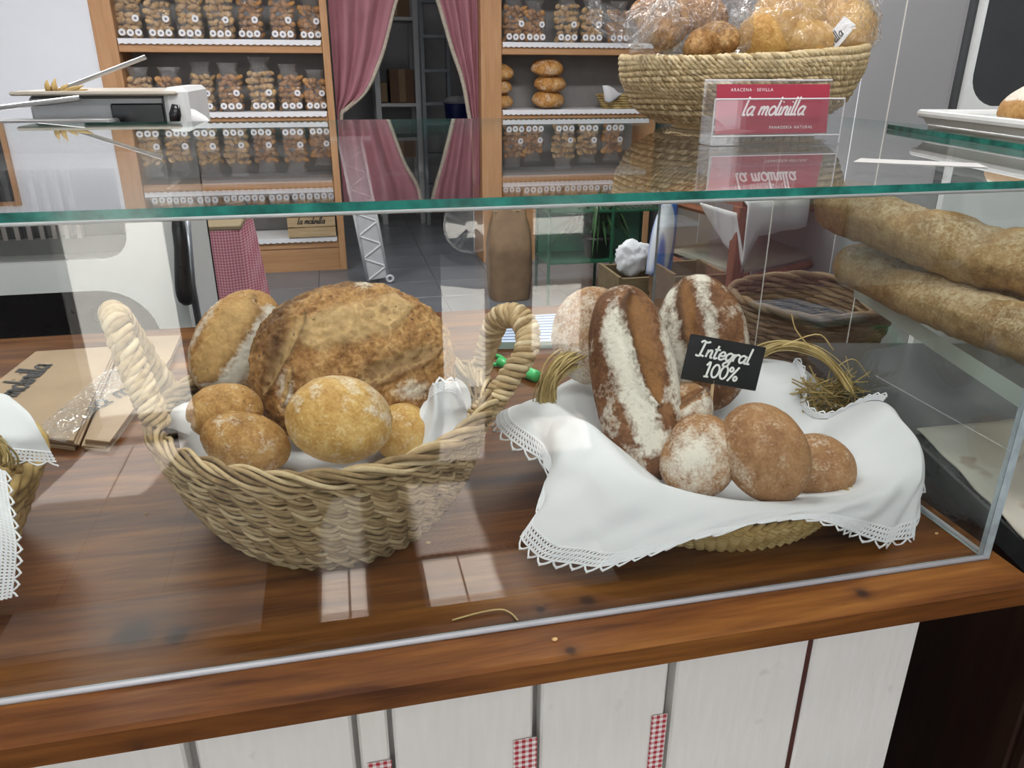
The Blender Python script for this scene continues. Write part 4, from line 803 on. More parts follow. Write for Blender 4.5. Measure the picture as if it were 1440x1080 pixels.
# ================================================================== SHELF UNITS AT THE BACK
SFY = 6.0
LEV = [2.09, 1.628, 1.160, .700, .262]
def unit(label, x0, x1, lw, rw, levels):
    u = empty('shelf_unit', ((x0 + x1) / 2, SFY + .2, 0), label, 'shelf unit')
    MB().bbox((x0, SFY, 0), (x0 + lw, SFY + .39, 2.7), .003).build('post', PINE, u); MB().bbox((x1 - rw, SFY, 0), (x1, SFY + .39, 2.7), .003).build('post', PINE, u)
    MB().box((x0 + lw, SFY + .37, .1), (x1 - rw, SFY + .388, 2.7)).build('back_panel', plain('grey_back_panel', (.25, .245, .24), .6), u)
    for z in levels:
        MB().bbox((x0 + lw + .001, SFY + .012, z - .085), (x1 - rw - .001, SFY + .365, z - .006), .003).build('shelf', PINEX, u)
        MB().box((x0 + lw + .004, SFY + .0, z - .005), (x1 - rw - .004, SFY + .36, z - .001)).build('shelf_runner', LINEN, u)
        e = MB(); xs = np.linspace(x0 + lw + .01, x1 - rw - .01, 60)
        e.prism([(-.001, x0 + lw + .006), (-.001, x1 - rw - .006)] + [(-.030 - (.008 if i % 2 else 0), x) for i, x in enumerate(xs[::-1])], 1, -.004, 0, o=(0, SFY - .001, z), R=np.array([[1, 0, 0], [0, 1, 0], [0, 0, 1]])); e.build('lace_edge', LACE, u, fix=True)
    MB().box((x0 + lw, SFY + .02, 0), (x1 - rw, SFY + .04, levels[-1] - .085)).build('plinth', PINEX, u); return u
unit('pine shelf unit left of the curtained doorway, full of bagged rusks', -1.475, .033, .135, .05, LEV)
unit('pine shelf unit right of the doorway with stacked loaves', 1.105, 2.50, .155, .05, LEV[:4])

def rusk_bag(dark, tall, seed):
    rnd = random.Random(seed); w, d, h = .073, .05, tall; mb = MB(); U, Fc = ico(2)
    for k in range(30):
        lay = k // 5; c = np.array([(k % 5 - 2) * .028 + rnd.uniform(-.01, .01), rnd.uniform(-.03, .02), .022 + lay * h * .62 / 5 + rnd.uniform(-.008, .008)])
        r = np.array([rnd.uniform(.018, .03), rnd.uniform(.014, .022), rnd.uniform(.012, .02)]); Rz = np.array(Matrix.Rotation(rnd.uniform(-.9, .9), 3, 'Y'))
        mb.add((U * r * (1 + .12 * np.random.rand(len(U), 1))) @ Rz.T + c, Fc, ear=0, flour=.06, burn=rnd.uniform(0, .35))
    cont = mb.mesh('rusks', RUSKD if dark else RUSK, True)
    fm = MB(); n = 26; prof = [(.75, .002), (1.0, .012), (1.06, .08), (1.03, h * .45), (1.05, h * .62), (.95, h * .72), (.62, h * .84), (.75, h * .93), (.85, h)]; G = []
    for i, (k, z) in enumerate(prof):
        ring_ = []
        for a in np.linspace(0, 2 * PI, n, endpoint=False):
            q = 1 + (.05 + .10 * (i > 5)) * math.sin(5 * a + i * 1.3 + seed) + .03 * math.sin(11 * a - i); e = .55
            dd = d * (1 if i < 5 else (.8, .45, .25, .2)[i - 5]); ring_.append((w * k * q * math.copysign(abs(math.cos(a)) ** e, math.cos(a)), dd * q * math.copysign(abs(math.sin(a)) ** e, math.sin(a)), z))
        G.append(ring_)
    fm.grid(G, 0, True); film = fm.mesh('clear_bag', FILM, True)
    labs = []
    for (x, z) in ((-.046, .034), (0, .032), (.046, .034), (.040, .112)):
        lm = MB(); a = np.linspace(0, 2 * PI, 14, endpoint=False); y = -d * 1.08; lm.add([(x + .020 * math.cos(t), y - .002, z + .020 * math.sin(t)) for t in a] + [(x + .020 * math.cos(t), y, z + .020 * math.sin(t)) for t in a], [tuple(range(14))] + [(i, 14 + i, 14 + (i + 1) % 14, (i + 1) % 14) for i in range(14)])
        v_ = [(x + .0075 * math.cos(t), y - .0025, z + .0075 * math.sin(t)) for t in a]; lm.add(v_ + [(p[0], y - .0019, p[2]) for p in v_], [tuple(range(14))] + [(i, 14 + i, 14 + (i + 1) % 14, (i + 1) % 14) for i in range(14)], 1); labs.append(lm.mesh('round_label', [PAPER, LPRINT]))
    return cont, film, labs
LPRINT = plain('label_print', (.25, .22, .25), .6)
KIND = [rusk_bag(False, .30, 1), rusk_bag(False, .27, 2), rusk_bag(True, .29, 3), rusk_bag(True, .26, 4), rusk_bag(False, .32, 5)]
ORD = 'first second third fourth fifth sixth seventh eighth ninth'.split()
def bag_row(xs, z, kinds, where, group, y=SFY + .13):
    for i, x in enumerate(xs):
        k = KIND[kinds[i % len(kinds)]]; dark = kinds[i % len(kinds)] in (2, 3)
        t = empty('rusk_bag', (x, y + random.uniform(-.015, .03), z), f'{ORD[i]} bag of {"toasted" if dark else "golden"} rusks from left, {where}', 'bag', group)
        t.rotation_euler = (0, 0, random.uniform(-.18, .18)); s_ = random.uniform(1.06, 1.16); t.scale = (s_, s_, s_)
        c = bpy.data.objects.new('rusks', k[0]); COL.objects.link(c); c.parent = t; c['kind'] = 'stuff'
        f_ = bpy.data.objects.new('clear_bag', k[1]); COL.objects.link(f_); f_.parent = t
        for me in k[2]: c = bpy.data.objects.new('round_label', me); COL.objects.link(c); c.parent = f_
xr = lambda pxs, y, z: [atY(p, y, SFY + .1)[0] for p in pxs]
bag_row(np.linspace(-1.25, -.09, 8), 2.09, [0, 1, 4, 0, 2, 0, 1, 0], 'left unit top shelf, mirrored in glass', 'bags on the top left shelf')
bag_row(xr([179, 222, 266, 309, 351, 396, 437], 25, 1.63), 1.628, [0, 1, 0, 4, 2, 2, 3], 'upper shelf of the left unit', 'bags on the upper left shelf')
bag_row(xr([197, 240, 284, 323, 367, 407, 444], 125, 1.16), 1.160, [1, 3, 0, 2, 4, 2, 3], 'middle shelf of the left unit', 'bags on the middle left shelf')
bag_row(np.linspace(1.37, 2.35, 7), 2.09, [3, 0, 4, 1, 0, 4, 1], 'right unit top shelf, mirrored in glass', 'bags on the top right shelf')
bag_row(xr([722, 752, 798, 835, 872], 25, 1.63), 1.628, [2, 3, 4, 1, 3], 'upper shelf of the right unit', 'bags on the upper right shelf')
# loaves on the right unit
def far_loaf(x, z, r, sd, label, y=SFY + .12):
    bread('shelf_loaf', C_FAR, label, 'bread', (x, y, z + r * .46), (r, r * .9, r * .62), (0, -.25, 1), (1, .1, 0), 'loaves on the right unit', seed=sd, sub=4, rough=.06, bumps=.03, flour=lambda x, y, z, n: .1 + .3 * (n > .1), slashes=[(-.6, 0, .6, .1, .016, -.002, .003)])
xs = atY(771, 120, SFY + .12)[0]; x0 = atY(712, 120, SFY + .12)[0]
for i, (dx, z, w) in enumerate(((.0, 1.162, 'bottom'), (.015, 1.275, 'middle'), (-.01, 1.385, 'top'))): far_loaf(xs + dx, z, .125, 61 + i, f'{w} loaf of the stack of three standing clear on the right unit')
for i, (dx, z, w) in enumerate(((.0, 1.162, 'bottom'), (-.01, 1.262, 'middle'), (.01, 1.36, 'top'))): far_loaf(x0 - .06 + dx, z, .11, 71 + i, f'{w} loaf of the stack half hidden behind the doorway post')
p = atY(872, 135, SFY + .12); rb = empty('small_basket', (p[0], SFY + .14, 1.16), 'small shallow basket with white cloth on the right unit', 'basket')
for k in range(6):
    t = k / 5; aa = np.linspace(0, 2 * PI, 60, endpoint=False); R = .13 + .045 * t; MB().tube(np.stack([p[0] + R * np.cos(aa), SFY + .15 + .8 * R * np.sin(aa), np.full(60, 1.168 + .09 * t)], 1), .0105, 6, True, tone=np.repeat(.4 + .3 * np.sin(aa * 9 + k), 6)).build('coil', RAFFIA, rb, True)
MB().lathe([(.001, 1.162), (.13, 1.162), (.13, 1.17), (.001, 1.17)], 24, (p[0], SFY + .15, 0), sy=.8).build('base', RAFFIA, rb)
q = [[(p[0] - .19, SFY + .0, 1.33), (p[0] - .15, SFY - .01, 1.33), (p[0] - .1, SFY, 1.31)], [(p[0] - .175, SFY + .0, 1.27), (p[0] - .13, SFY - .02, 1.255), (p[0] - .06, SFY, 1.28)], [(p[0] - .16, SFY + .02, 1.22), (p[0] - .12, SFY - .005, 1.21), (p[0] - .02, SFY + .01, 1.275)]]
tag(solid(MB().grid(patch(q, 8, 8)).build('napkin', LINEN, None, True, org=(p[0] - .1, SFY, 1.26)), .004), 'white napkin over the rim of the small shelf basket', 'cloth')
# crate on the left plinth
p0, p1 = atY(405, 325, SFY - .02)[0], atY(482, 325, SFY - .02)[0]; cz = LEV[-1]; cr = empty('wooden_crate', ((p0 + p1) / 2, SFY + .1, cz), 'pale slatted wooden crate with black lettering at the foot of the left unit', 'crate')
p1 = min(p1, -.03)
for k in range(3): MB().bbox((p0, SFY - .015, cz + .004 + k * .078), (p1, SFY - .003, cz + .072 + k * .078), .002).build('slat', CRATEW, cr); MB().bbox((p0, SFY + .248, cz + .004 + k * .078), (p1, SFY + .26, cz + .072 + k * .078), .002).build('slat', CRATEW, cr)
for x in (p0 + .001, p1 - .021): MB().bbox((x, SFY - .002, cz + .002), (x + .02, SFY + .247, cz + .22), .002).build('end_board', CRATEW, cr)
MB().box((p0, SFY - .002, cz + .001), (p1, SFY + .247, cz + .008)).build('bottom_board', CRATEW, cr)
script(MB(), 'la molinilla', ((p0 + p1) / 2, SFY - .0165, cz + .105), (1, 0, 0), (0, 0, 1), .024, .007).build('lettering', INK, cr)

# ================================================================== DOORWAY: CURTAINS, STOREROOM
CUR = plain('mauve_curtain_cloth', (.36, .155, .185), .85, var=.08, scale=8); TRIM = plain('beige_fringe', (.42, .37, .30), .9, var=.2, scale=60)
def curtain(label, edge, side, folds, name='door_curtain'):
    # edge: list of (X of the free edge, z); side: X of the jamb
    E = crom([(x, 0, z) for x, z in edge], 40); G = []
    for i, (x, _, z) in enumerate(E):
        row = []; w = abs(x - side)
        for j in range(70):
            u = j / 69; d = .030 * math.sin(u * folds * 2 * PI + .4 * math.sin(z * 3)) * (.35 + .65 * min(1, w / .4)) + .01 * fbm((u * 6, z * 2, side), 1.5, 2)
            zz = z + (.28 * (1 - (2.44 - z) / 2.2)) * 0; row.append((side + (x - side) * u, SFY + .10 + d, zz))
        G.append(row)
    t = empty(name, (side, SFY + .1, E[-1][2]), label, 'curtain'); o = MB().grid(G).build('cloth', CUR, t, True); solid(o, .004)
    ed = np.array([r[-1] for r in G]); MB().tube(ed + np.array([0, -.012, 0]), .016, 6, flat=.4).build('fringe_trim', TRIM, t, True); return t
eL = [(.66, 2.44), (.62, 2.1), (.515, 1.89), (.40, 1.55), (.27, 1.30), (.13, 1.18), (.075, 1.12), (.09, .9), (.10, .6)]
eR = [(.68, 2.44), (.73, 2.15), (.815, 1.89), (.90, 1.60), (.975, 1.38), (1.02, 1.15), (1.055, .9), (1.06, .6)]
curtain('mauve curtain gathered to the left side of the storeroom doorway', eL, .045, 3); curtain('mauve curtain gathered to the right side of the storeroom doorway', eR, 1.098, 3)
def at8(x, y, Y=7.9): return atY(x, y, Y)
ms = empty('metal_rack', at8(560, 300) * np.array([1, 1, 0]), 'grey metal storage rack in the dark room behind the curtains', 'shelf unit')
xa, xb = at8(528, 80)[0], at8(585, 80)[0]
for x in (xa, xb):
    for y in (7.85, 8.3): MB().box((x - .025, y - .02, 0), (x + .025, y + .02, 2.5)).build('upright', plain('light_grey_steel', (.45, .46, .47), .4, .3), ms)
for z in (at8(560, 145)[2], at8(560, 24)[2], .5): MB().box((xa, 7.84, z - .03), (xb, 8.32, z)).build('rack_shelf', plain('pale_steel_shelf', (.50, .51, .51), .45, .2), ms)
zb = at8(560, 145)[2]; zu = at8(560, 24)[2]
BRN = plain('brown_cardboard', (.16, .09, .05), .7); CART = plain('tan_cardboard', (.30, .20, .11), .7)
def cbox(lo, hi, lab, m):
    t = empty('cardboard_box', ((lo[0] + hi[0]) / 2, (lo[1] + hi[1]) / 2, lo[2]), lab, 'box'); MB().bbox(lo, hi, .004).build('carton', m, t); xm_ = (lo[0] + hi[0]) / 2
    MB().box((xm_ - .03, lo[1] - .001, lo[2] + .01), (xm_ + .03, hi[1] + .001, hi[2] + .001)).build('tape', CART, t)
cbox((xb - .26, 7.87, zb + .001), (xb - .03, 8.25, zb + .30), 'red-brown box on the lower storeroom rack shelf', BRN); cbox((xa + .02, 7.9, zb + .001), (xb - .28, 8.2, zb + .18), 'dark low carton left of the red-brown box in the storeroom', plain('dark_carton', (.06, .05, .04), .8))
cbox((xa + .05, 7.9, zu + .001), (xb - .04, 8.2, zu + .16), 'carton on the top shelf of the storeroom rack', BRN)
ld = empty('step_ladder', at8(612, 300, 7.7) * np.array([1, 1, 0]), 'grey ladder standing in the storeroom beside the rack', 'ladder')
xl, xr_ = at8(594, 80, 7.7)[0], at8(630, 80, 7.7)[0]
for x in (xl, xr_): MB().bbox((x - .02, 7.68, 0), (x + .02, 7.75, 2.7), .004).build('rail', GREYM, ld)
for k in range(9): MB().bbox((xl, 7.67, .25 + k * .29), (xr_, 7.76, .28 + k * .29), .003).build('rung', GREYM, ld)
p = at8(643, 155, 7.4); bt = empty('blue_container', (p[0], 7.4, p[2] - .16), 'blue tub with a grey lid in the storeroom', 'container')
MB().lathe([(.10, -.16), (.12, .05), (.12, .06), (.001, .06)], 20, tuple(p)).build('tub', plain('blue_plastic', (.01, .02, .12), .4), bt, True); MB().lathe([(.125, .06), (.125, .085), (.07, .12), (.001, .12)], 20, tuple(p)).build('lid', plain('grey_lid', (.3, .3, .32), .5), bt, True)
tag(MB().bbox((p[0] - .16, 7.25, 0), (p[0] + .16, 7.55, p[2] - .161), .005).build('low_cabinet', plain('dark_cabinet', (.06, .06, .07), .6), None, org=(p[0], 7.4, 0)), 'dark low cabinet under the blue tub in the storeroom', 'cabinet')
# white trestle leg
t0, t1 = atY(492, 195, 5.55), atZ(530, 365, .02); t1 = np.array([atY(530, 366, 5.55)[0], 5.55, .03]); ts = empty('folding_trestle', (t1[0], 5.55, 0), 'white perforated folding support leaning in front of the doorway', 'trestle')
d = t1 - t0; L = np.linalg.norm(d); d /= L; s_ = np.cross(d, (0, 1, 0)); s_ /= np.linalg.norm(s_); hw = .075; WM = plain('white_powder_metal', (.72, .72, .74), .4)
pm = MB()
for e in (-1, 1): pm.tube([t0 + s_ * hw * e, t1 + s_ * hw * e], .011, 8)
pm.build('side_tube', WM, ts, True); zz_ = [t0 + d * L * k / 12 + s_ * hw * (1 if k % 2 else -1) for k in range(13)]
for k in range(12): MB().tube([zz_[k], zz_[k + 1]], .006, 6).build('brace', WM, ts)
MB().box((-hw, -.004, 0), (hw, .004, L), 0, np.stack([s_, np.cross(d, s_), d], 1), t0 + np.array([0, .006, 0])).build('web_plate', plain('pale_translucent_plate', (.52, .52, .55), .4), ts)
MB().bbox((-.14, -.02, -.01), (.14, .02, .015), .003, 0, np.eye(3), t0).build('top_bar', WM, ts)
c = t1 + np.array([.085, -.03, .005]); MB().tube([c + np.array([.022 * math.cos(a), 0, .022 * math.sin(a)]) for a in np.linspace(0, 2 * PI, 16)[:-1]], .010, 6, True).build('caster', plain('pale_caster', (.6, .62, .66), .4), ts, True)
# gingham draped trolley
p0, p1 = atY(275, 335, 3.4), atY(345, 425, 3.4); GX0, GX1 = atY(272, 380, 3.4)[0] - .45, atY(341, 350, 3.4)[0]; gz = atY(310, 318, 3.5)[2]
gt = empty('draped_table', ((GX0 + GX1) / 2, 3.65, 0), 'small table draped in red gingham behind the slicer', 'table'); G = []
for k, z in enumerate(np.linspace(gz, .06, 12)):
    ring_ = []
    for a in np.linspace(0, 1, 120, endpoint=False):
        q = a * 4; e = int(q); f = q - e; x, y = [(GX0 + (GX1 - GX0) * f, 3.4), (GX1, 3.4 + .5 * f), (GX1 - (GX1 - GX0) * f, 3.9), (GX0, 3.9 - .5 * f)][e]; w = .022 * (k / 11 + .3) * math.sin(a * 120) + .05 * k / 11
        n_ = [(0, -1), (1, 0), (0, 1), (-1, 0)][e]; ring_.append((x + n_[0] * w, y + n_[1] * w, z))
    G.append(ring_)
MB().grid(G, 0, True).build('gingham_skirt', gingham('pink_gingham', (.42, .10, .15), (.66, .40, .45), .006), gt, True)
MB().bbox((GX0 - .005, 3.395, gz), (GX1 + .005, 3.905, gz + .02), .004).build('table_top', plain('olive_wood_top', (.25, .19, .11), .6), gt)

for x in (GX0 + .04, GX1 - .04):
    for y in (3.46, 3.84): MB().box((x - .02, y - .02, 0), (x + .02, y + .02, gz)).build('leg', REDW, gt)

# ================================================================== BEHIND THE COUNTER, RIGHT
# kraft sack
p = atY(722, 420, 4.9); a_, b_ = atY(693, 400, 4.9)[0], atY(747, 400, 4.9)[0]; kz = atY(720, 298, 4.9)[2]; G = []
for k, t in enumerate(np.linspace(0, 1, 16)):
    ring_ = []; w = (b_ - a_) / 2 * (1 + .12 * math.sin(PI * t) - .35 * max(0, t - .72) * 2); d = .13 * (1 - .75 * max(0, t - .6) / .4)
    for a in np.linspace(0, 2 * PI, 40, endpoint=False):
        q = 1 + .05 * fbm((math.cos(a) * 2, math.sin(a) * 2, t * 4), 1.5, 3); ring_.append(((a_ + b_) / 2 + w * q * math.copysign(abs(math.cos(a)) ** .5, math.cos(a)), 5.0 + d * q * math.copysign(abs(math.sin(a)) ** .6, math.sin(a)), .003 + t * kz + .02 * (t > .9) * math.sin(6 * a)))
    G.append(ring_)
sk = empty('paper_sack', ((a_ + b_) / 2, 5.0, 0), 'tall brown paper flour sack standing on the floor by the right unit', 'sack'); MB().grid(G, 0, True).build('sack_body', plain('brown_sack_paper', (.22, .14, .08), .75, var=.15, bump=.2), sk, True)
MB().bbox((a_ + .02, 4.97, kz - .02), (b_ - .02, 5.03, kz + .03), .01).build('folded_top', plain('pale_sack_fold', (.42, .31, .2), .7), sk)
# green stand with plants
GRN2 = plain('dark_green_metal', (.012, .09, .045), .35); gy = 4.75; ga, gb = atY(772, 350, gy)[0], atY(925, 350, gy)[0]; gz = atY(850, 296, gy)[2]
gs = empty('plant_stand', ((ga + gb) / 2, gy + .15, 0), 'green metal plant stand behind the long wholemeal loaf', 'plant stand')
for x in (ga, (ga + gb) / 2 + .05, gb):
    for y in (gy, gy + .32): MB().tube([(x, y, 0), (x, y, gz + .02)], .011, 6).build('post', GRN2, gs)
for z in (.28, gz): MB().box((ga - .01, gy - .01, z - .012), (gb + .01, gy + .33, z)).build('shelf', GRN2, gs)
MB().box((ga, gy + .325, .2), (gb, gy + .335, gz)).build('back_sheet', plain('pale_green_sheet', (.10, .30, .20), .4), gs)
p = atY(838, 385, gy + .1); pt = empty('potted_spider_plant', (p[0], gy + .12, .28), 'potted spider plant with long arching leaves on the green stand', 'plant')
MB().lathe([(.07, .281), (.095, .40), (.10, .40), (.10, .42), (.001, .415)], 20, (p[0], gy + .12, 0)).build('pot', BLACK, pt, True)
LEAF = plain('dark_green_leaf', (.025, .085, .02), .45, var=.3)
for k in range(34):
    a = random.uniform(0, 2 * PI); L = random.uniform(.20, .42); h = random.uniform(.06, .30); P = crom([(p[0], gy + .12, .415), (p[0] + L * .45 * math.cos(a), gy + .12 + L * .3 * math.sin(a), .415 + h), (p[0] + L * math.cos(a), gy + .12 + L * .6 * math.sin(a), .415 + h * random.uniform(-.6, .5))], 9); w = np.array([.3, .8, 1, 1, .95, .8, .6, .35, .05]) * .014
    n_ = np.array([-math.sin(a), math.cos(a), .0]); dn = np.array([0, 0, -.35]); MB().grid(np.stack([P + n_ * w[:, None], P + dn * w[:, None], P - n_ * w[:, None]], 1)).build('leaf', LEAF, pt, True)
wb = empty('wire_basket', (gb - .2, gy + .1, gz), 'silver wire basket on the green plant stand', 'basket')
for k in range(9): MB().tube([(gb - .36 + k * .04, gy + .0, gz + .11), (gb - .36 + k * .04, gy + .01, gz + .004), (gb - .36 + k * .04, gy + .22, gz + .004), (gb - .36 + k * .04, gy + .23, gz + .11)], .004, 5).build('wire', STEEL, wb)
for y in (gy + .0, gy + .23): MB().tube([(gb - .38, y, gz + .11), (gb - .02, y, gz + .11)], .006, 6).build('rim_wire', STEEL, wb)
# red-brown table with towel
ty = 3.55; fx0, fx1 = atY(1034, 380, ty)[0], atY(1160, 370, ty + .35)[0]; tx0 = atY(941, 340, ty + .6)[0]; tz = atY(1034, 296, ty)[2]; shz = atY(1034, 388, ty)[2]
tt = empty('side_table', ((fx0 + fx1) / 2, ty + .3, 0), 'reddish wooden two-tier table with a white towel on it', 'table')
cs = [np.array([atY(1034, 380, ty)[0], ty]), np.array([fx1, ty + .35]), np.array([tx0, ty + .62])]; cs.append(cs[1] + cs[2] - cs[0])
for c in cs: MB().bbox((c[0] - .034, c[1] - .034, 0), (c[0] + .034, c[1] + .034, tz + .02), .004).build('leg', REDW, tt)
def quad(z0, z1, sh=0): 
    m = sum(cs) / 4; return MB().prism([tuple(c + (m - c) * sh) for c in (cs[0], cs[1], cs[3], cs[2])], 2, z0, z1)
quad(shz, shz + .018, .03).build('lower_shelf', plain('pale_shelf_board', (.36, .35, .29), .5), tt, fix=True); quad(tz + .02, tz + .045, -.05).build('table_top', REDW, tt, fix=True)
for a, b in ((0, 1), (0, 2), (1, 3), (2, 3)):
    for z in (shz - .035, tz - .05): P, Q = cs[a], cs[b]; MB().tube([(P[0], P[1], z), (Q[0], Q[1], z)], .022, 4).build('rail', REDW, tt)
u = cs[1] - cs[0]; v = cs[2] - cs[0]; G = []
for i, (k, z) in enumerate(((.5, tz + .05), (.2, tz + .052), (-.02, tz + .052), (-.08, tz + .03), (-.09, tz - .05), (-.085, tz - .13))):
    G.append([[(cs[0] + v * k + u * q)[0], (cs[0] + v * k + u * q)[1] + .01 * math.sin(q * 22) * (i > 2), z - (.16 * max(0, .12 - q) * 8 if i > 3 else 0)] for q in np.linspace(-.02, .62, 24)])
tag(solid(MB().grid(G).build('white_towel', LINEN, None, True, org=tuple(G[0][0])), .006), 'white towel folded over the reddish side table', 'towel')
G = []
for i, k in enumerate(np.linspace(0, 1, 10)):
    a = atY(985 + 8 * k, 285 + 10 * k, ty + .18); b = atY(1038 + 8 * k, 300 + 78 * k, ty - .05); c = a * (1 - k) + (atY(1010, 330, ty + .15)) * k
    G.append([c * (1 - q) + b * q + np.array([0, .012 * math.sin(q * 14 + k * 4), 0]) for q in np.linspace(0, 1, 20)])
tag(solid(MB().grid(G).build('hanging_towel', LINEN, None, True, org=tuple(G[0][0])), .005), 'white cloth corner hanging below the side table top', 'towel')
# wooden boxes and plastic bags
cyb = 3.35; a_, b_ = atY(874, 400, cyb), atY(938, 400, cyb); bz = atY(905, 388, cyb)[2]
wbx = empty('wooden_box', ((a_[0] + b_[0]) / 2, cyb + .15, 0), 'olive wooden box with a crumpled white bag in it', 'box')
OLV = wood('olive_wood', (.14, .10, .05), (.19, .14, .075), (.24, .18, .10), 0, 1, .6)
for y in (cyb, cyb + .28):
    for k in range(4): MB().bbox((a_[0], y, .01 + k * bz / 4), (b_[0] + .05, y + .016, (k + .94) * bz / 4), .002).build('slat', OLV, wbx)
for x in (a_[0] - .016, b_[0] + .05): MB().bbox((x, cyb, .01), (x + .016, cyb + .296, bz), .002).build('end_board', OLV, wbx)
MB().box((a_[0], cyb + .017, .01), (b_[0] + .05, cyb + .279, bz * .45)).build('inner_floor', OLV, wbx)
c = atY(895, 362, cyb + .1); U, Fc = ico(4); P = U * (.095, .07, .10); P = np.array([q * (.85 + .22 * abs(fbm(q * 26, 1, 3)) + .22 * fbm(q * 10 + 4, 1, 2)) for q in P]); o = MB().add(P, Fc).build('plastic_bag', plain('white_plastic_film', (.74, .76, .80), .35, var=.05), None, True); o.location = Vector((c[0], cyb + .14, bz + .055)); tag(o, 'crumpled white plastic bag in the olive wooden box', 'bag')
C = [[atY(930, 285, 3.3), atY(938, 284, 3.3), atY(948, 283, 3.3)], [atY(922, 330, 3.28), atY(932, 335, 3.24), atY(942, 330, 3.28)], [atY(912, 384, 3.28), atY(924, 386, 3.25), atY(936, 384, 3.28)]]
bl = Mat('blue_white_film', (.02, .14, .55), .35); o_ = bl.sep(bl.co()); bl.col(bl.mix(bl.g(bl.noise(6, 1, bl.co((1, 1, .15))), .60, .64), (.015, .13, .55), (.7, .74, .82)))
tag(solid(MB().grid(patch(C, 14, 14)).build('blue_bag', bl.m, None, True, org=tuple(C[0][0])), .03), 'tall blue and white bag beside the side table leg', 'bag')
# second box under the table front
a_, b_ = atY(935, 400, 3.1), atY(1005, 400, 3.1); bz2 = atY(960, 378, 3.1)[2]; w2b = empty('wooden_box', ((a_[0] + b_[0]) / 2, 3.2, 0), 'brown wooden box in front of the side table', 'box'); BX2 = wood('brown_box_wood', (.13, .075, .04), (.18, .105, .055), (.22, .14, .08), 0, 1, .6)
for k in range(4): MB().bbox((a_[0], 3.0, .01 + k * bz2 / 4), (b_[0], 3.016, (k + .95) * bz2 / 4), .002).build('slat', BX2, w2b); MB().bbox((a_[0], 3.27, .01 + k * bz2 / 4), (b_[0], 3.286, (k + .95) * bz2 / 4), .002).build('slat', BX2, w2b)
for x in (a_[0], b_[0] - .016): MB().bbox((x, 3.017, .01), (x + .016, 3.269, bz2), .002).build('end_board', BX2, w2b)
MB().box((a_[0] + .017, 3.017, .01), (b_[0] - .017, 3.269, bz2 * .5)).build('inner_floor', BX2, w2b)
# wicker basket on a low crate
wy = 2.45; c = atY(1138, 440, wy); wr_ = (atY(1236, 440, wy)[0] - atY(1040, 440, wy)[0]) / 2; zt = atY(1138, 412, wy)[2] + .0; zb = atY(1138, 492, wy)[2]
wk = empty('wicker_basket', (c[0], wy, zb), 'large dark round wicker basket, empty, below the side table', 'basket'); 
for k in range(12):
    t = k / 11; aa = np.linspace(0, 2 * PI, 120, endpoint=False); R = wr_ * (.8 + .2 * t)
    rope(MB(), np.stack([c[0] + R * np.cos(aa), wy + .95 * R * np.sin(aa), zb + .012 + (zt - zb - .02) * t + .006 * np.sin(3 * aa + k)], 1), .007, .009 if k < 11 else .013, 9, 2, True, k, 5).build('willow_row', WICKER, wk, True)
MB().lathe([(.001, zb + .002), (wr_ * .8, zb + .002), (wr_ * .8, zb + .012), (.001, zb + .012)], 30, (c[0], wy, 0)).build('base', WICKER, wk)
st = empty('low_stand', (c[0], wy, 0), 'dark wooden stand carrying the wicker basket', 'stand'); MB().bbox((c[0] - .2, wy - .2, zb - .03), (c[0] + .2, wy + .2, zb - .001), .003).build('stand_top', DARKW, st)
for sx_ in (-1, 1):
    for sy_ in (-1, 1): MB().box((c[0] + sx_ * .18 - .02, wy + sy_ * .18 - .02, 0), (c[0] + sx_ * .18 + .02, wy + sy_ * .18 + .02, zb - .03)).build('leg', DARKW, st)

# ================================================================== RIGHT SIDE CASE (turned a little to the counter)
def lfbox(mb, l0, l1, f0, f1, z0, z1, b=.003): R = np.stack([rt, hd, up], 1); return mb.bbox((l0, f0, z0), (l1, f1, z1), b, 0, R)
sc_ = empty('side_display_case', tuple(LF(1.05, 1.2, 0)), 'second glass display case at the right with baguettes on its shelf', 'display case')
RW = np.stack([rt, hd, up], 1)
def lfpane(nm, l0, l1, f0, f1, z0, z1, thin, edge): 
    mb = MB(); mb.box((l0, f0, z0), (l1, f1, z1), 0, RW); mb.m = [0 if k // 2 == thin else 1 for k in range(6)]; return mb.build(nm, [G_PANE, edge], sc_)
lfpane('top_pane', .74, 1.5, .80, 1.60, 1.3415, 1.3500, 2, G_EDGE); lfpane('shelf_pane', .70, 1.5, .76, 1.53, 1.018, 1.046, 2, plain('milky_glass_edge', (.42, .47, .43), .25))
lfbox(MB(), .715, 1.55, .80, 1.75, .80, .842).build('stone_base', plain('dark_granite', (.040, .042, .045), .22, var=.35, scale=30), sc_)
lfbox(MB(), .73, 1.55, .84, 1.74, .0, .798).build('cabinet', DARKW, sc_)
for k in range(5): lfbox(MB(), .735 + k * .16, .735 + k * .16 + .152, .818, .84, .02, .795, .004).build('front_board', DARKW, sc_)
for l in (1.0, 1.45): lfbox(MB(), l, l + .012, 1.30, 1.312, .843, 1.017).build('shelf_support', STEEL, sc_); lfbox(MB(), l, l + .012, 1.45, 1.462, 1.047, 1.341).build('shelf_support', STEEL, sc_)
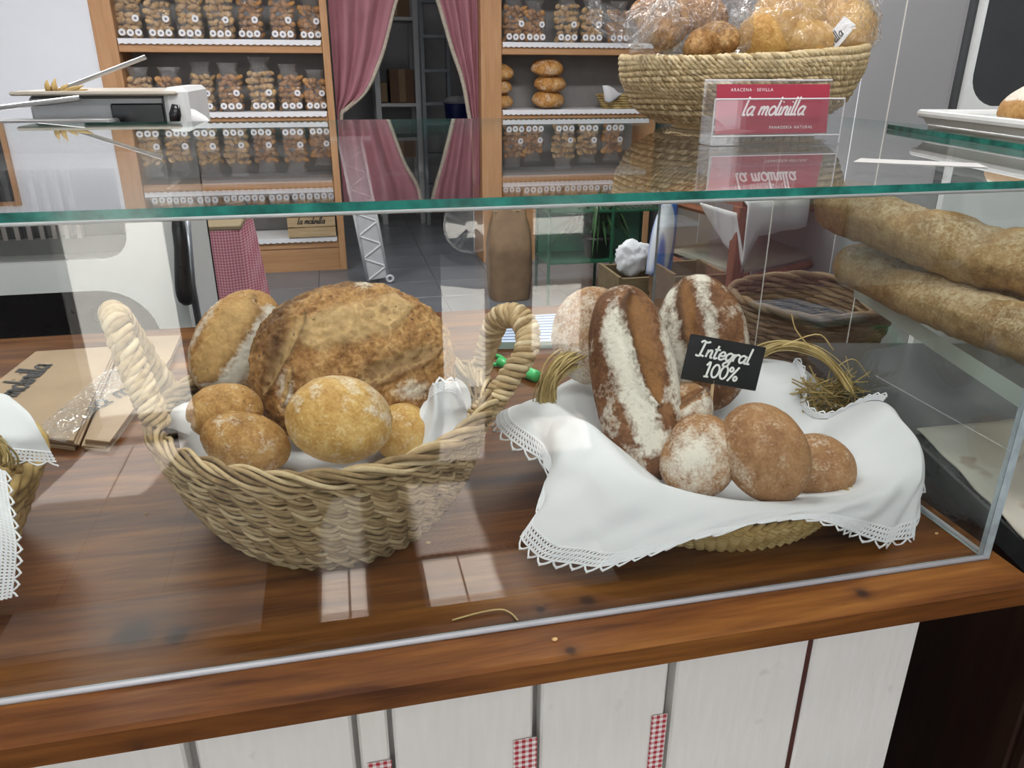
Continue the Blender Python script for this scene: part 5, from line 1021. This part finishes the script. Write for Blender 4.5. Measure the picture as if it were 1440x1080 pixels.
# floured baker's cloth
cs4 = [atZ(1280, 668, .845), atZ(1440, 770, .845), atZ(1700, 760, .845), atZ(1600, 580, .845), atZ(1345, 593, .845), atZ(1285, 606, .845)]; G = []
A0, A1, B1, B0 = atZ(1283, 655, .843), atZ(1462, 785, .843), atZ(1750, 745, .843), atZ(1480, 590, .843); B0b = atZ(1288, 607, .843)
for u in np.linspace(0, 1, 30):
    row = []
    for v in np.linspace(0, 1, 30):
        p = (B0b * (1 - u) + A1 * u) * (1 - v) + (B0 * (1 - u) + B1 * u) * v; row.append(p + np.array([0, 0, .004 + .005 * max(0, fbm((p[0], p[1], 0), 7, 2)) + .002 * math.sin(u * 20)]))
    G.append(row)
fc = Mat('floured_cloth', (.50, .46, .40), .9); s1 = fc.g(fc.noise(16, 2), .62, .70); fc.col(fc.mix(fc.math('MULTIPLY', s1, .55), fc.ramp(fc.noise(5, 4), [(.3, (.44, .41, .36)), (.7, (.58, .54, .47))]), (.24, .14, .06)))
tag(solid(MB().grid(G).build('floured_cloth', fc.m, None, True, org=tuple(A0)), .003), 'beige floured baking cloth on the dark stone at the right', 'cloth')
# baguettes
def stick(label, P, r, seed, fl=.5, parent=None):
    C = crom(P, 70); n = 28; L = len(C); T = np.gradient(C, axis=0); T /= np.linalg.norm(T, axis=1)[:, None]; S_ = np.cross(T, up); S_ /= np.linalg.norm(S_, axis=1)[:, None]; N_ = np.cross(S_, T); V = []; fl_ = []; er = []; bu = []
    for i in range(L):
        t = i / (L - 1); e = min(1, (1 - (1 - min(t / .16, 1)) ** 2) ** .5 + .02) * min(1, (1 - (1 - min((1 - t) / .12, 1)) ** 2) ** .5 + .02)
        for k in range(n):
            a = 2 * PI * k / n; q = e * r * (1 + .13 * fbm((C[i][0] * 20 + seed, math.cos(a) * 1.3, math.sin(a) * 1.3), 1, 3)); sl_ = (t * 3.2 + math.cos(a) * .35) % 1; k_ = math.exp(-((sl_ - .5) / .13) ** 2) * max(0, math.sin(a)) ** 1.5; q *= 1 + .20 * k_ - .17 * math.exp(-((sl_ - .22) / .08) ** 2) * max(0, math.sin(a)) ** 1.5 + .09 * fbm((C[i][0] * 50 + seed, C[i][1] * 50 + math.cos(a) * 2.5, math.sin(a) * 2.5), 1, 4)
            V.append(C[i] + S_[i] * q * math.cos(a) * 1.08 + N_[i] * q * math.sin(a) * .92); er.append(min(1, k_ * .8)); fl_.append(fl * max(0, .35 + .65 * math.sin(a)) * (1 - .6 * k_)); bu.append(.25 * math.exp(-((sl_ - .68) / .05) ** 2) * max(0, math.sin(a)))
    f = [(i * n + k, i * n + (k + 1) % n, (i + 1) * n + (k + 1) % n, (i + 1) * n + k) for i in range(L - 1) for k in range(n)] + [tuple(range(n))[::-1], tuple((L - 1) * n + k for k in range(n))]
    c = C.mean(0); o = MB().add(np.array(V) - c, f, ear=er, flour=fl_, burn=bu).build('baguette', C_BAG, None, True); o.location = Vector(c); tag(o, label, 'bread', 'baguettes on the side case shelf')
def onray(x, y, lat): d = ray(x, y); return EYE + d * (lat / (d @ rt))
stick('upper baguette of the pile, tip nearest the glass top', [onray(1157, 286, .615), onray(1215, 302, .645), onray(1300, 335, .70), onray(1375, 358, .75), onray(1440, 372, .79), onray(1530, 395, .84)], .050, 3, .42)
stick('lower baguette resting on the glass shelf edge', [onray(1190, 362, .675), onray(1240, 388, .69), onray(1330, 430, .72), onray(1440, 468, .752), onray(1560, 512, .78)], .046, 8, .5)
stick('hidden baguette behind the lower one, under the pile', [LF(.83, 1.44, 1.094), LF(.86, 1.2, 1.094), LF(.90, .85, 1.094)], .046, 12, .5)
# tray and loaf on top
tr = empty('white_tray', tuple(LF(.98, 1.32, 1.35)), 'white tray with a dusted loaf on the right case', 'tray'); 
lfbox(MB(), .765, 1.30, 1.13, 1.50, 1.351, 1.358, .003).build('tray_floor', ENAMEL, tr)
RR = MB(); pts = [LF(l, f, 1.375) for l, f in ((.755, 1.12), (.755, 1.51), (1.31, 1.51), (1.31, 1.12))]; RR.tube(pts, .007, 8, True)
for a, b in ((0, 1), (1, 2), (2, 3), (3, 0)): RR.grid([[pts[a], pts[b]], [pts[a] + (LF(1.03, 1.31, 1.375) - pts[a]) * .04 - up * .018, pts[b] + (LF(1.03, 1.31, 1.375) - pts[b]) * .04 - up * .018]])
RR.build('tray_rim', ENAMEL, tr)
p = onray(1445, 160, .90); o = bread('dusted_loaf', C_OVAL, 'flour-dusted round loaf on the white tray at the right edge', 'bread', LF(.905, 1.32, 1.383), (.115, .10, .06), (0, 0, 1), (1, .2, 0), seed=91, sub=5, bottom=.4, flour=lambda x, y, z, n: .9 * (z > .35) + .3 * n)
# white upright cabinet with a dark rounded window
ff_ = 1.95; fr_ = empty('upright_cabinet', tuple(LF(1.7, 2.2, 0)), 'white upright fridge with dark rounded window at the right edge', 'fridge')
lL = lambda x, y: (lambda d: (d @ rt) * ff_ / (d @ hd))(ray(x, y))
l0 = lL(1340, 235); zc1 = 2.3
lfbox(MB(), l0, l0 + 1.2, ff_ + .0385, ff_ + .10, .05, zc1, .004).build('cabinet_body', GREYWALL, fr_)
zlow = EYE[2] + (ray(1375, 150)[2]) * ff_ / (ray(1375, 150) @ hd); lw0 = lL(1376, 90)
hp_ = MB(); holeplate(hp_, l0, l0 + 1.2, .05, zc1, [rrect(lw0, l0 + 1.1, zlow, zc1 - .1, .07, 8)], ff_ + .012, ff_ + .038); hp_.v = [np.array(v) @ RW.T for v in hp_.v]; hp_.build('door_frame', ENAMEL, fr_, fix=True)
lfbox(MB(), lw0 - .03, l0 + 1.12, ff_ + .0378, ff_ + .0384, zlow - .03, zc1 - .08, .0003).build('dark_window', plain('smoked_glass', (.045, .047, .05), .25), fr_)
lfbox(MB(), l0 + 1.13, l0 + 1.16, ff_ - .03, ff_ + .012, 1.0, 1.6, .005).build('door_handle', STEEL, fr_)
for o in list(S.objects):
    if o.type == 'MESH' and o.parent is None and 'kind' not in o.keys() and 'label' not in o.keys(): print('UNTAGGED', o.name)
for o in S.objects:
    if o.type == 'MESH' and o.name.split('.')[0] in ('straw_handle', 'lace_border', 'lace_edging', 'loose_straw'): o['kind'] = 'stuff'
